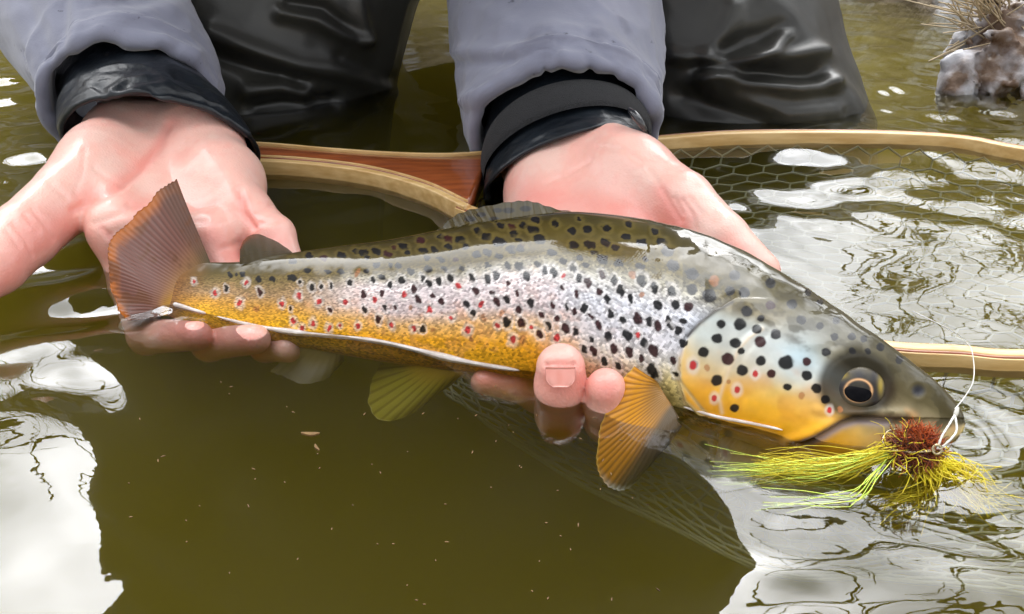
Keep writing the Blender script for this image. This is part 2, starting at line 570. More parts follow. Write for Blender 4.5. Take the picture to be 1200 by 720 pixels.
# dead winter grass along the bank
def grass(name, n_blades, region, hrange, seed):
    r = np.random.RandomState(seed)
    x = region[0] + r.rand(n_blades) * (region[1] - region[0])
    y = region[2] + r.rand(n_blades) ** 1.6 * (region[3] - region[2])
    P = np.stack([x, y, np.zeros(n_blades)], 1)
    cl = vnoise(P, 5, 11)
    keep = cl > -0.25
    P, cl = P[keep], cl[keep]
    z = h_far(P[:, 0], P[:, 1], P)
    ok = z > 0.06
    P, z, cl = P[ok], z[ok], cl[ok]
    m = len(P)
    h = (hrange[0] + r.rand(m) * (hrange[1] - hrange[0])) * (0.8 + 0.4 * cl)
    az = r.rand(m) * 6.28
    lean = 0.2 + 0.6 * r.rand(m)
    side = np.stack([np.cos(az), np.sin(az), np.zeros(m)], 1)
    dirn = np.stack([-np.sin(az), np.cos(az), np.zeros(m)], 1)
    base = P.copy(); base[:, 2] = z - 0.02
    V, F = [], []
    wd = 0.0022 + 0.002 * r.rand(m)
    for k, t in enumerate((0, 0.5, 1.0)):
        c = base + dirn * (lean * h * t ** 2)[:, None] + np.array([0, 0, 1.0]) * (h * t * (1 - 0.3 * lean * t))[:, None]
        wk = wd * (1 - 0.85 * t)
        V += [c - side * wk[:, None], c + side * wk[:, None]]
    V = np.stack(V, 1).reshape(-1, 3)
    b0 = np.arange(m)[:, None] * 6
    F = np.concatenate([b0 + np.array([[0, 1, 3, 2]]), b0 + np.array([[2, 3, 5, 4]])])
    return mk(name, V, F, m_straw, smooth=False)
m_straw = simple('dead_grass', (0.50, 0.41, 0.27), (0.27, 0.20, 0.12), 0.8, 20)
tag(grass('bank_grass', 16000, (-2.6, 2.6, 0.5, 2.0), (0.08, 0.24), 4), 'dead straw-coloured winter grass covering the river bank', 'grass', kind='stuff')

# ---- bare winter trees on the bank
m_treebark = simple('tree_bark', (0.10, 0.075, 0.05), (0.045, 0.034, 0.024), 0.9, 14, 0.8, 40, 0.01, vec=(1, 1, 0.25))
def bare_tree(x, y, height, seed, label):
    r = np.random.RandomState(seed)
    z0 = float(h_far(np.array([x]), np.array([y]), np.array([[x, y, 0.0]]))[0]) - 0.05
    root = empty('bare_tree', (x, y, z0), label, 'tree', 'bare trees on the river bank')
    trunk, limbs = [], []
    def grow(p, d, ln, rad, lev):
        pts = [p]
        for k in range(5):
            d = nrm(d + 0.16 * r.randn(3) + np.array([0, 0, 0.05]))
            pts.append(pts[-1] + d * ln / 5)
        P = catmull(pts, 14)
        (trunk if lev == 0 else limbs).append(tubeV(P, np.linspace(rad, rad * 0.5, 14), 10 if lev == 0 else 6))
        if lev < 2:
            for q in range(6 if lev == 0 else 4):
                t = 0.3 + 0.7 * (q + r.rand() * 0.6) / (6 if lev == 0 else 4)
                i = min(int(t * 13), 13)
                side = nrm(np.cross(d, r.randn(3)))
                grow(P[i], nrm(d * 0.55 + side * 0.85 + np.array([0, 0, 0.15])), ln * (0.62 - 0.06 * lev) * (0.75 + 0.4 * r.rand()), rad * (1 - 0.5 * t) * 0.55, lev + 1)
    grow(np.array([x, y, z0]), np.array([0.05 * r.randn(), -0.12, 1.0]), height, 0.034 * height, 0)
    V, F = join(trunk); mk('trunk', V, F, m_treebark, root)
    V, F = join(limbs); mk('branches', V, F, m_treebark, root)
bare_tree(1.05, 1.25, 1.5, 3, 'bare winter tree on the bank behind the icy root')
bare_tree(1.75, 1.55, 1.9, 8, 'taller bare winter tree downstream of the icy root')
bare_tree(-1.9, 1.6, 1.8, 5, 'bare winter tree on the bank behind the angler')

# ================================================================== TROUT
def build_fish_body():
    tuv = np.array([fuv(on_fish(*p)) for p in TOP]); buv = np.array([fuv(on_fish(*p)) for p in BOT])
    tc = catmull(tuv, 400); bc = catmull(buv, 400)
    u0, u1 = max(tc[0, 0], bc[0, 0]), min(tc[:, 0].max(), bc[:, 0].max())
    N = 860
    s = np.linspace(0, 1, N)
    a = 0.12
    us = u0 + (u1 - u0) * (np.sin(s * (math.pi / 2 - 0) * 1) * a * 1.6 + s * (1 - a * 1.6))
    us = u0 + (u1 - u0) * np.clip(us - u0, 0, None) / (us[-1] - u0)
    us[-1] = u1 - 1e-5
    vt = np.interp(us, tc[:, 0], tc[:, 1]); vb = np.interp(us, bc[:, 0], bc[:, 1])
    c, hh = (vt + vb) / 2, np.maximum((vt - vb) / 2, 1e-4)
    pxs = project(FA + us[:, None] * EU + c[:, None] * EV)[:, 0]
    kx = [170, 186, 215, 245, 300, 450, 600, 750, 850, 950, 1040, 1100, 1125, 1135]
    kv = [0.02, 0.04, 0.10, 0.22, 0.38, 0.50, 0.52, 0.54, 0.56, 0.56, 0.55, 0.58, 0.62, 0.65]
    th = hh * np.interp(pxs, kx, kv)
    phf = np.linspace(-math.pi / 2, math.pi / 2, 250, endpoint=False)
    phb = np.linspace(math.pi / 2, 1.5 * math.pi, 90, endpoint=False)
    ph = np.concatenate([phf, phb])
    sv = np.sin(ph)
    cw = np.sign(np.cos(ph)) * np.abs(np.cos(ph)) ** 0.92
    G = (FA + us[:, None, None] * EU + (c[:, None] + hh[:, None] * sv[None])[..., None] * EV
         + (th[:, None] * cw[None])[..., None] * EN)
    V = G.reshape(-1, 3)
    M = len(ph)
    F = gridF(N, M, True)
    # caps
    V = np.vstack([V, G[0].mean(0), G[-1].mean(0)])
    caps = [(len(V) - 2, j, (j + 1) % M) for j in range(M)] + [(len(V) - 1, (N - 1) * M + (j + 1) % M, (N - 1) * M + j) for j in range(M)]
    capq = np.array([(a_, b_, c_, c_) for a_, b_, c_ in caps])
    arc = np.concatenate([[0], np.cumsum(np.linalg.norm(np.diff(G[N // 2], axis=0), axis=1))])
    uv = np.stack([np.repeat(us - u0, M), np.tile(arc, N)], 1)
    uv = np.vstack([uv, uv[0], uv[-1]])
    return V, F, caps, uv, M, N

FV, FF, FCAPS, FUV, FM, FN = build_fish_body()

OPERC = [(862, 350), (840, 362), (818, 380), (803, 402), (797, 425), (797, 450), (803, 470), (820, 486), (845, 494)]
PREOP = [(893, 386), (878, 396), (866, 410), (856, 430), (848, 450), (843, 468), (846, 484)]
BRANCH = [(792, 440), (803, 455), (815, 470), (828, 486)]
MOUTH = [(1062, 490), (1045, 490), (1022, 488), (1000, 488), (985, 494), (972, 502), (955, 512), (938, 518), (925, 521)]

def fish_normals(V):
    ob = mk('tmp', V, (FF, np.array(FCAPS)))
    N = get_no(ob); me = ob.data
    bpy.data.objects.remove(ob); bpy.data.meshes.remove(me)
    return N
FNO = fish_normals(FV)
FPX2 = project(FV)
head = FPX2[:, 0] > 760
near_side = sstep(-0.1, 0.2, FNO @ EN)
D = np.zeros(len(FV))
hx, hy = FPX2[head, 0], FPX2[head, 1]
Hp = FPX2[head]
dh = np.zeros(len(Hp))
# gill cover: plate stands proud of the shoulder
od = pl_dist(Hp, OPERC)
inside = ((np.interp(hy, [p[1] for p in OPERC], [p[0] for p in OPERC]) - hx) < 0) & (hy > 350) & (hy < 500)
sgn = np.where(inside, 1, -1)
dh += 0.0013 * np.where(inside, np.exp(-(od / 26) ** 2), 0) - 0.0012 * np.where(inside, 0, np.exp(-(od / 7) ** 2))
pd = pl_dist(Hp, PREOP)
dh += 0.00025 * np.exp(-(pd / 3.2) ** 2) - 0.0003 * np.exp(-((pd - 8) / 4) ** 2)
bd = pl_dist(Hp, BRANCH)
dh -= 0.0006 * np.exp(-(bd / 2.5) ** 2)
# mouth: groove under the maxilla, lip above it
md = pl_dist(Hp, MOUTH)
my = np.interp(hx, [p[0] for p in MOUTH][::-1], [p[1] for p in MOUTH][::-1])
under = hy > my
dh += np.where(under, -0.0026 * np.exp(-(md / 6) ** 2), 0.0012 * np.exp(-((md - 5) / 6) ** 2))
dh += np.where(under & (hx > 930), -0.0012 * np.exp(-((hy - my - 12) / 18.0) ** 2), 0)
# eye socket
ed = np.hypot((hx - 1006) / 33.0, (hy - 453) / 30.0)
dh += -0.0022 * np.exp(-(ed / 0.85) ** 4) + 0.0003 * np.exp(-((ed - 1.12) / 0.14) ** 2)
# cheek bones and nostril
dh += -0.0009 * np.exp(-(np.hypot(hx - 1076, hy - 458) / 6.5) ** 2) + 0.0002 * np.exp(-((np.hypot(hx - 1076, hy - 458) - 10) / 4) ** 2)
dh += 0.0005 * np.exp(-(pl_dist(Hp, [(955, 480), (985, 487), (1020, 484), (1050, 484)]) / 5) ** 2)
D[head] = dh
D += 0.00025 * fbm(FV, 120, 2, 9) * head
FV = FV + FNO * (D * near_side)[:, None]
FPX2 = project(FV)

# ---- painted colours of the living fish
SP_K = """265 338 4 269 322 4.5 277 321 2.6 284 322 4 303 328 5 319 328 5 342 326 6 305 342 5 360 318 5 384 319 5 365 337 5 377 336 4 388 335 4 352 331 4 399 319 4
410 331 5 430 318 4 437 329 5 447 325 6 457 334 5 470 328 6 441 310 5 457 311 4 467 311 5 344 306 6 362 300 5 380 302 6 400 300 6.5 417 294 4.5 426 296 6
430 302 4 442 295 6 455 298 5.5 462 290 3.5 472 289 6 477 296 5 427 345 5 448 344 5 427 363 5 451 361 5 463 360 3.6 444 375 5 386 364 4 341 363 3.6
493 282 5.5 496 294 6 509 293 5 517 278 5.5 525 281 6 539 281 7 526 290 5 546 289 6.5 560 271 6 570 277 7 585 283 8 586 264 6 600 266 6 602 274 6 607 282 5 614 265 6 625 269 7
632 281 8 612 288 4 627 258 6 616 245 6 596 247 6 564 252 5 551 257 6 579 257 5 583 247 5 482 318 6 502 316 6 495 326 5.5 485 339 6 503 333 5.5 514 330 5.5 521 315 5 527 326 6
541 314 5 554 326 6.5 557 341 6 572 311 5 571 327 6 582 323 7 596 312 6 609 312 6.5 595 332 4 616 324 7 630 309 5.5 638 318 6 577 344 4 606 344 4.5 559 298 7 571 296 5 584 300 6 599 293 7 610 292 6
517 304 6 501 302 5 534 305 5 490 351 6 507 347 5 517 353 6 495 386 4.5 582 354 6.5 594 351 6 621 355 7 611 379 7 594 378 7 607 364 5.5 547 357 6 554 367 5 635 369 5.5 632 392 6
651 262 6 671 271 6.5 673 287 7 689 269 6.5 691 287 7 711 267 6.5 710 284 7.5 721 291 6 733 278 7 752 285 8 767 271 6 775 284 7.5 783 295 8.5 788 312 9 811 321 9 679 257 5 737 263 5 756 303 4
647 297 6.5 660 307 6 680 303 5.5 697 297 5.5 706 304 8 687 311 5 725 309 7 750 312 6.5 639 318 5 649 320 7.5 672 316 6.5 679 326 6 689 332 7 706 322 6.5 720 329 7 752 329 8.5 767 338 7.5 787 342 7.5
811 339 7.5 676 344 6 702 342 5.5 727 341 7.5 659 338 4.5 712 351 6.5 738 350 6.5 648 358 5 664 360 5 673 366 5 685 362 6.5 693 371 5 643 382 5.5 653 374 5 663 385 7 675 388 6 771 357 8 792 357 7 807 360 6.5
716 368 6 730 375 6 747 373 8 760 377 6.5 771 382 7 783 375 5.5 702 382 7 712 394 7.5 693 398 5.5 735 392 8.5 755 402 8 686 410 6 696 412 6.5 720 409 8 737 413 7.5 766 411 9 751 420 5.5 708 424 6.5 724 429 6
765 435 10 785 384 5.5 794 387 7.5 801 377 5 801 402 6 789 423 6 792 439 5.5 813 427 7 831 347 10 861 323 7 855 341 6.5 872 343 8.5 903 332 7.5 928 357 7 903 358 6.5 939 375 7 961 354 5 947 343 5
875 365 8.5 867 380 9 845 380 6.5 892 373 5.5 887 386 7 909 392 7 840 397 7.5 862 402 7.5 891 401 8.5 869 412 5 824 413 8 853 421 8.5 892 423 7.5 870 434 8.5 904 438 6.5 840 446 8 861 478 6.5
921 425 10 945 424 6.5 945 440 7 957 455 7 967 468 6 961 382 6 978 395 6 980 376 5.5 998 395 6 1012 397 5 1032 407 6 999 411 5.5 968 413 6 1054 422 6 1017 412 5 923 454 6"""
SP_R = """252 343 4.5 281 355 5 289 331 4.5 227 330 3.5 350 347 5 373 353 5 404 354 5 439 352 5.5 330 356 4.5 474 345 5.5 537 335 5.5 503 364 5.5 485 385 4.5 529 373 4 563 357 5 548 387 5.5
459 381 4.5 419 382 4 354 385 4.5 385 385 4.2 367 379 5 344 377 4.5 601 398 6 622 384 5 583 382 4.5 652 396 5.5 746 393 4.5 660 323 4.5 399 382 3 885 438 5.5 812 428 7 864 457 6 837 467 5 972 481 4.5"""
SP_O = """480 360 5 507 387 4 567 373 6 552 397 5 612 398 6 587 367 5 418 320 6 752 346 5 829 431 6 854 447 4 985 480 5 939 464 6 837 329 9 741 322 7 300 362 5"""
def parse(s):
    a = np.array([float(x) for x in s.split()]).reshape(-1, 3)
    return a
KS, RS, OS = parse(SP_K), parse(SP_R), parse(SP_O)

def lerp_cols(q, stops):
    xs = [s[0] for s in stops]
    return np.stack([np.interp(q, xs, [s[1][k] for s in stops]) for k in range(3)], 1)

def paint_fish(V, PX):
    q = q_of(PX)
    x, y = PX[:, 0], PX[:, 1]
    nz = fbm(V, 60, 3, 3)
    nf = fbm(V, 230, 3, 4)
    q = q + 0.025 * nz
    tailc = lerp_cols(q, [(0.0, (0.05, 0.036, 0.006)), (0.16, (0.10, 0.070, 0.014)), (0.28, (0.22, 0.15, 0.05)), (0.45, (0.40, 0.25, 0.12)), (0.60, (0.66, 0.33, 0.05)), (0.8, (0.80, 0.42, 0.015)), (1.0, (0.66, 0.44, 0.05))])
    midc = lerp_cols(q, [(0.0, (0.042, 0.030, 0.004)), (0.13, (0.075, 0.052, 0.006)), (0.23, (0.115, 0.080, 0.014)), (0.30, (0.46, 0.42, 0.34)), (0.40, (0.66, 0.57, 0.57)), (0.56, (0.64, 0.51, 0.49)), (0.68, (0.74, 0.42, 0.14)), (0.80, (0.84, 0.38, 0.014)), (1.0, (0.66, 0.37, 0.02))])
    frontc = lerp_cols(q, [(0.0, (0.042, 0.032, 0.004)), (0.13, (0.078, 0.056, 0.007)), (0.24, (0.13, 0.098, 0.022)), (0.32, (0.36, 0.33, 0.25)), (0.45, (0.64, 0.64, 0.68)), (0.66, (0.66, 0.63, 0.65)), (0.80, (0.66, 0.59, 0.44)), (1.0, (0.55, 0.38, 0.06))])
    headc = lerp_cols(q, [(0.0, (0.05, 0.042, 0.013)), (0.18, (0.10, 0.082, 0.032)), (0.32, (0.24, 0.20, 0.11)), (0.42, (0.50, 0.53, 0.50)), (0.52, (0.62, 0.60, 0.50)), (0.66, (0.72, 0.48, 0.14)), (0.78, (0.82, 0.42, 0.03)), (0.9, (0.78, 0.36, 0.012)), (1.0, (0.55, 0.40, 0.16))])
    snout = lerp_cols(q, [(0.0, (0.05, 0.04, 0.013)), (0.35, (0.085, 0.068, 0.028)), (0.50, (0.22, 0.18, 0.10)), (0.62, (0.45, 0.35, 0.19)), (0.8, (0.55, 0.40, 0.16)), (1.0, (0.40, 0.32, 0.10))])
    a = sstep(330, 450, x)[:, None]; c = tailc * (1 - a) + midc * a
    a = sstep(252, 200, x + 12 * nz)[:, None]; c = c * (1 - a) + np.array([0.24, 0.105, 0.03]) * a
    a = sstep(620, 700, x + 20 * nz)[:, None]; c = c * (1 - a) + frontc * a
    ox = np.interp(y, [p[1] for p in OPERC], [p[0] for p in OPERC])
    a = sstep(-3, 3, x - ox)[:, None] * (x > 780)[:, None]; c = c * (1 - a) + headc * a
    # shoulder behind the gill cover: ochre
    a = (np.exp(-((x - 785) / 24.0) ** 2) * sstep(415, 455, y) * (x < ox + 2))[:, None] * 0.8
    c = c * (1 - a) + np.array([0.50, 0.37, 0.09]) * a
    a = sstep(975, 1050, x)[:, None]; c = c * (1 - a) + snout * a
    silver = sstep(0.28, 0.40, q) * sstep(0.80, 0.58, q) * sstep(300, 440, x) * (x < 800)
    silver = np.maximum(silver, 0.95 * sstep(0.27, 0.36, q) * sstep(0.98, 0.78, q) * sstep(620, 700, x) * (x < ox))
    cheek = np.exp(-((x - 885) / 85.0) ** 2) * sstep(365, 392, y) * sstep(462, 432, y) * (x > ox)
    # pearly blue and green sheen of the cheek
    bl = (np.exp(-(np.hypot(x - 935, y - 418) / 26) ** 2) * 0.8 + np.exp(-(np.hypot(x - 825, y - 400) / 22) ** 2) * 0.4)[:, None]
    c = c * (1 - 0.7 * bl) + np.array([0.28, 0.50, 0.62]) * 0.7 * bl
    c = c * (1 - 0.5 * cheek[:, None]) + np.array([0.62, 0.64, 0.62]) * 0.4 * cheek[:, None]
    silver = np.maximum(silver, 0.6 * cheek)
    # gold flush of the lower cheek and belly, rust freckling on the silver
    fre = sstep(0.0, 0.7, nf + 0.5 * nz)[:, None] * (0.3 + 0.7 * sstep(0.36, 0.60, q))[:, None] * ((q > 0.3) * sstep(800, 640, x) * (x > 260))[:, None]
    c = c * (1 - 0.34 * fre) + np.array([0.46, 0.19, 0.09]) * 0.34 * fre
    c = c * (1 + 0.08 * nf[:, None] + 0.10 * nz[:, None])
    blot = sstep(0.1, 0.7, fbm(V, 85, 3, 83))[:, None] * ((x > 800) * sstep(0.42, 0.55, q))[:, None] * 0.35
    c = c * (1 - blot) + np.array([0.62, 0.24, 0.03]) * blot
    mot = sstep(-0.1, 0.6, fbm(V, 190, 3, 77))[:, None] * ((x > 800) * sstep(0.42, 0.3, q - 0.25 * sstep(960, 1040, x)))[:, None] * 0.6
    c = c * (1 - mot) + np.array([0.035, 0.027, 0.007]) * mot
    # gill cover seams
    for pts, wd, colr, al in ((PREOP, 2.4, (0.72, 0.56, 0.38), 0.6), (BRANCH, 2.0, (0.66, 0.55, 0.30), 0.6),
                              ([(800, 372), (806, 384), (798, 398), (786, 410)], 2.2, (0.02, 0.015, 0.01), 0.0),
                              ([(858, 354), (838, 365), (820, 379), (806, 394)], 2.6, (0.03, 0.02, 0.012), 0.85),
                              ([(797, 420), (797, 450), (803, 470), (822, 487)], 2.5, (0.60, 0.46, 0.22), 0.5),
                              (MOUTH, 2.4, (0.10, 0.07, 0.06), 0.85),
                              ([(1040, 496), (1005, 494), (985, 500), (965, 512), (945, 520)], 4.5, (0.50, 0.42, 0.45), 0.8),
                              ([(1000, 378), (1040, 407), (1080, 438), (1110, 466)], 5.0, (0.04, 0.033, 0.012), 0.5)):
        g = (np.exp(-(pl_dist(PX, pts) / wd) ** 2) * al)[:, None]
        c = c * (1 - g) + np.array(colr) * g
    # eye surround
    e = np.hypot((x - 1003) / 36.0, (y - 451) / 33.0)
    g = (sstep(1.45, 1.05, e) * 0.9)[:, None]; c = c * (1 - g) + np.array([0.014, 0.011, 0.005]) * g
    g = (np.exp(-(np.hypot((x - 1040), (y - 458)) / 14) ** 2) * 0.8)[:, None]; c = c * (1 - g) + np.array([0.03, 0.018, 0.008]) * g
    g = (np.exp(-(np.hypot((x - 1076) / 8.0, (y - 458) / 7.0)) ** 4))[:, None]; c = c * (1 - g) + np.array([0.02, 0.02, 0.025]) * g
    # spots
    r2 = np.random.RandomState(5)
    wob = np.where(x > 805, 0.5, 1.0)
    wx_ = x + 1.7 * wob * fbm(V, 430, 2, 21); wy_ = y + 1.7 * wob * fbm(V, 430, 2, 24)
    dark_kill = np.ones(len(V))
    for i, (sx, sy, sr) in enumerate(KS):
        idx = np.where((np.abs(x - sx) < 26) & (np.abs(y - sy) < 26))[0]
        if not len(idx): continue
        tail = sx < 800
        dq = (sy - np.interp(sx, topx[:, 0], topx[:, 1])) / (np.interp(sx, botx[:, 0], botx[:, 1]) - np.interp(sx, topx[:, 0], topx[:, 1]))
        back = dq < 0.3
        sr = sr * (0.84 + 0.16 * r2.rand())
        ax_, ay_ = (sr * 0.98, sr * 0.74) if back and tail else ((sr * 0.68, sr * 0.98) if tail else (sr * 0.95, sr * 0.90))
        ang = math.radians(-22 if back else (18 if tail else 0)) * (1.0 if tail else 0.3)
        X_, Y_ = wx_[idx] - sx, wy_[idx] - sy
        xr, yr = X_ * math.cos(ang) - Y_ * math.sin(ang), X_ * math.sin(ang) + Y_ * math.cos(ang)
        d = np.hypot(xr / ax_, yr / ay_)
        if tail:
            halo = (np.exp(-((d - 1.35) / 0.38) ** 2) * (0.35 if back else 0.5))[:, None]
            c[idx] = c[idx] * (1 - halo) + (np.array([0.17, 0.125, 0.03]) if back else np.array([0.68, 0.64, 0.62])) * halo
        maroon = r2.rand() < (0.45 if 0.4 < dq < 0.95 and sx < 800 else 0.1)
        sc = np.array([0.030, 0.003, 0.004]) if maroon else np.array([0.003, 0.0025, 0.003])
        g = (sstep(1.12, 0.82, d) * 0.97)[:, None]
        c[idx] = c[idx] * (1 - g) + sc * g
        silver[idx] *= (1 - 0.9 * g[:, 0])
    for arr, core, hal in ((RS, (0.48, 0.018, 0.022), (0.74, 0.66, 0.60)), (OS, (0.36, 0.13, 0.04), None)):
        for sx, sy, sr in arr:
            idx = np.where((np.abs(x - sx) < 26) & (np.abs(y - sy) < 26))[0]
            d = np.hypot((wx_[idx] - sx) / (sr * 0.62), (wy_[idx] - sy) / (sr * 0.80))
            if hal is not None:
                h = (sstep(2.6, 1.3, d) * 0.5)[:, None]; c[idx] = c[idx] * (1 - h) + np.array(hal) * h
            g = (sstep(1.15, 0.75, d) * (0.95 if hal else 0.7))[:, None]
            c[idx] = c[idx] * (1 - g) + np.array(core) * g
            silver[idx] *= (1 - 0.8 * g[:, 0])
    scal = sstep(0.10, 0.3, q) * (x < ox - 4) + 0.0
    # wet coat; mask paints in where sky reflects: full on back, little below
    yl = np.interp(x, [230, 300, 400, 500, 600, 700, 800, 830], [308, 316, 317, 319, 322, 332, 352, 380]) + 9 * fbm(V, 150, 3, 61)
    refl_mask = np.where(x < 826, 1 - 0.96 * sstep(-6, 6, y - yl), (0.22 + 0.78 * sstep(0.0, 0.45, fbm(V, 55, 3, 71) + 0.5 * sstep(0.30, 0.08, q))) * (1 - 0.9 * sstep(0.34, 0.44, q)))
    refl_mask = np.clip(refl_mask, 0.04, 1) * (1 - 0.6 * sstep(960, 1030, x))
    refl_mask *= (1 - sstep(1.6, 1.2, e)) * (0.55 + 0.45 * sstep(240, 420, x))
    return np.clip(c, 0.003, 0.95), np.stack([silver, scal, refl_mask], 1)

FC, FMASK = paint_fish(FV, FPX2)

m_fish, n, l, b = nodes_of('trout_skin')
at_c = n.new('ShaderNodeAttribute'); at_c.attribute_name = 'col'
at_m = n.new('ShaderNodeAttribute'); at_m.attribute_name = 'mask'
sep = n.new('ShaderNodeSeparateColor'); l.new(at_m.outputs['Color'], sep.inputs[0])
uvn = n.new('ShaderNodeUVMap'); uvn.uv_map = 'UVMap'
mpf = n.new('ShaderNodeMapping'); mpf.inputs['Scale'].default_value = (880, 1050, 1); mpf.inputs['Rotation'].default_value = (0, 0, 0.35)
vo = n.new('ShaderNodeTexVoronoi'); vo.voronoi_dimensions = '2D'; vo.inputs['Randomness'].default_value = 0.45; vo.inputs['Scale'].default_value = 1.0
l.new(uvn.outputs[0], mpf.inputs[0]); l.new(mpf.outputs[0], vo.inputs['Vector'])
sepv = n.new('ShaderNodeSeparateColor'); l.new(vo.outputs['Color'], sepv.inputs[0])
mr = n.new('ShaderNodeMapRange'); mr.inputs['To Min'].default_value = 0.50; mr.inputs['To Max'].default_value = 1.25
l.new(sepv.outputs[0], mr.inputs['Value'])
mm = n.new('ShaderNodeMix'); mm.data_type = 'FLOAT'; mm.inputs['A'].default_value = 1.0
l.new(sep.outputs[1], mm.inputs['Factor']); l.new(mr.outputs[0], mm.inputs['B'])
vm = n.new('ShaderNodeVectorMath'); vm.operation = 'SCALE'
l.new(at_c.outputs['Color'], vm.inputs[0]); l.new(mm.outputs[0], vm.inputs['Scale'])
l.new(vm.outputs[0], b.inputs['Base Color'])
mt = n.new('ShaderNodeMath'); mt.operation = 'MULTIPLY'; mt.inputs[1].default_value = 0.45
l.new(sep.outputs[0], mt.inputs[0]); l.new(mt.outputs[0], b.inputs['Metallic'])
setp(b, Roughness=0.40, Specular_IOR_Level=0.12, Coat_Weight=1.0, Coat_Roughness=0.045, Coat_IOR=1.7)
hm = n.new('ShaderNodeMath'); hm.operation = 'MULTIPLY'
l.new(vo.outputs['Distance'], hm.inputs[0]); l.new(sep.outputs[1], hm.inputs[1])
tch = n.new('ShaderNodeTexCoord'); nh = n.new('ShaderNodeTexNoise'); nh.inputs['Scale'].default_value = 330; nh.inputs['Detail'].default_value = 4
l.new(tch.outputs['Object'], nh.inputs['Vector'])
hm2 = n.new('ShaderNodeMath'); hm2.operation = 'MULTIPLY_ADD'; hm2.inputs[1].default_value = 0.9
l.new(nh.outputs['Fac'], hm2.inputs[0]); l.new(hm.outputs[0], hm2.inputs[2])
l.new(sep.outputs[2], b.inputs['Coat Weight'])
bu = add_bump(n, l, b, hm2.outputs[0], 0.40, 0.00022); bu.invert = True
bu2 = n.new('ShaderNodeBump'); bu2.inputs['Strength'].default_value = 0.22; bu2.inputs['Distance'].default_value = 0.00015; bu2.invert = True
l.new(hm2.outputs[0], bu2.inputs['Height']); l.new(bu2.outputs[0], b.inputs['Coat Normal'])

TROUT = empty('trout', FA + EU * 0.16 - EV * 0.03, 'spotted brown trout with golden belly cradled in both hands', 'fish')
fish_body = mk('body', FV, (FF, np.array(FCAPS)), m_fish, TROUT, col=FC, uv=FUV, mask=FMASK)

def fish_front(px, py):
    """point of the near flank seen at a pixel"""
    d = np.hypot(FPX2[:, 0] - px, FPX2[:, 1] - py) + 1e3 * ((FNO @ EN) < 0.05)
    i = int(np.argmin(d))
    return FV[i], FNO[i]

# ---- eye
def build_eye():
    Pe, Ne = fish_front(1006, 453)
    ax_n = nrm(EN * 0.9 + CU * 0.05)
    r = np.arange(0, 41) / 40.0
    th = np.linspace(0, 2 * math.pi, 64, endpoint=False)
    R = 0.0096
    A = nrm(EU - ax_n * (EU @ ax_n)); B = np.cross(ax_n, A)
    c0 = Pe - ax_n * 0.0012
    rho = np.sin(r * math.pi / 2); hgt = np.cos(r * math.pi / 2) * 0.42
    G = c0 + R * (rho[:, None, None] * (np.cos(th)[None, :, None] * A * 1.04 + np.sin(th)[None, :, None] * B * 0.95) + hgt[:, None, None] * ax_n)
    V = G.reshape(-1, 3)
    PXe = project(V)
    d = np.hypot((PXe[:, 0] - 1006) / 28.0, (PXe[:, 1] - 453) / 27.0)
    c = np.tile(np.array([0.020, 0.016, 0.008]), (len(V), 1))
    nz = fbm(V, 400, 3, 31)
    c = c * (1 + 0.5 * nz[:, None])
    g = np.exp(-((d - 0.80) / 0.12) ** 2)[:, None] * 0.7; c = c * (1 - g) + np.array([0.07, 0.055, 0.026]) * g
    for ex, ey, ew, eh in ((984, 452, 11, 12), (1028, 461, 9, 15), (1007, 440, 4, 4), (1024, 442, 4, 8)):
        g = np.exp(-(((PXe[:, 0] - ex) / ew) ** 2 + ((PXe[:, 1] - ey) / eh) ** 2))[:, None] * 0.95
        c = c * (1 - g) + np.array([0.008, 0.006, 0.008]) * g
    for ex, ey, ew, eh in ((1032, 452, 3, 11), (986, 440, 7, 4)):
        g = np.exp(-(((PXe[:, 0] - ex) / ew) ** 2 + ((PXe[:, 1] - ey) / eh) ** 2))[:, None] * 0.7
        c = c * (1 - g) + np.array([0.42, 0.30, 0.04]) * g
    dp = np.hypot((PXe[:, 0] - 1006) / 15.5, (PXe[:, 1] - 458) / 13.0)
    g = np.exp(-((dp - 1.02) / 0.09) ** 2)[:, None]; c = c * (1 - g) + np.array([0.62, 0.34, 0.15]) * g
    c[:, :] = np.clip(c, 0.002, 1)
    m_eye, n, l, b = attr_mat('trout_eye', 0.4, 0.12, Specular_IOR_Level=0.25, Coat_Roughness=0.02, Coat_IOR=1.6)
    eye = mk('eye', V, gridF(41, 64, True)[:, ::-1].copy(), m_eye, TROUT, col=c)
    # pupil: a dark lens standing slightly proud
    th = np.linspace(0, 2 * math.pi, 40, endpoint=False)
    pc = at(1006, 458, 1.0) - CAM
    k = ((c0 - CAM) @ ax_n + R * 0.36) / (pc @ ax_n)
    cp = CAM + pc * k
    rr = np.arange(0, 9) / 8.0
    G = cp + 0.0048 * (np.sin(rr * 1.5708)[:, None, None] * (np.cos(th)[None, :, None] * A * 1.08 + np.sin(th)[None, :, None] * B * 0.92) + (np.cos(rr * 1.5708) * 0.22 - 0.1)[:, None, None] * ax_n)
    m_pup = simple('pupil', (0.004, 0.004, 0.005), (0.008, 0.007, 0.008), 0.12, 50, Specular_IOR_Level=0.04)
    mk('pupil', G.reshape(-1, 3), gridF(9, 40, True)[:, ::-1].copy(), m_pup, eye)
build_eye()

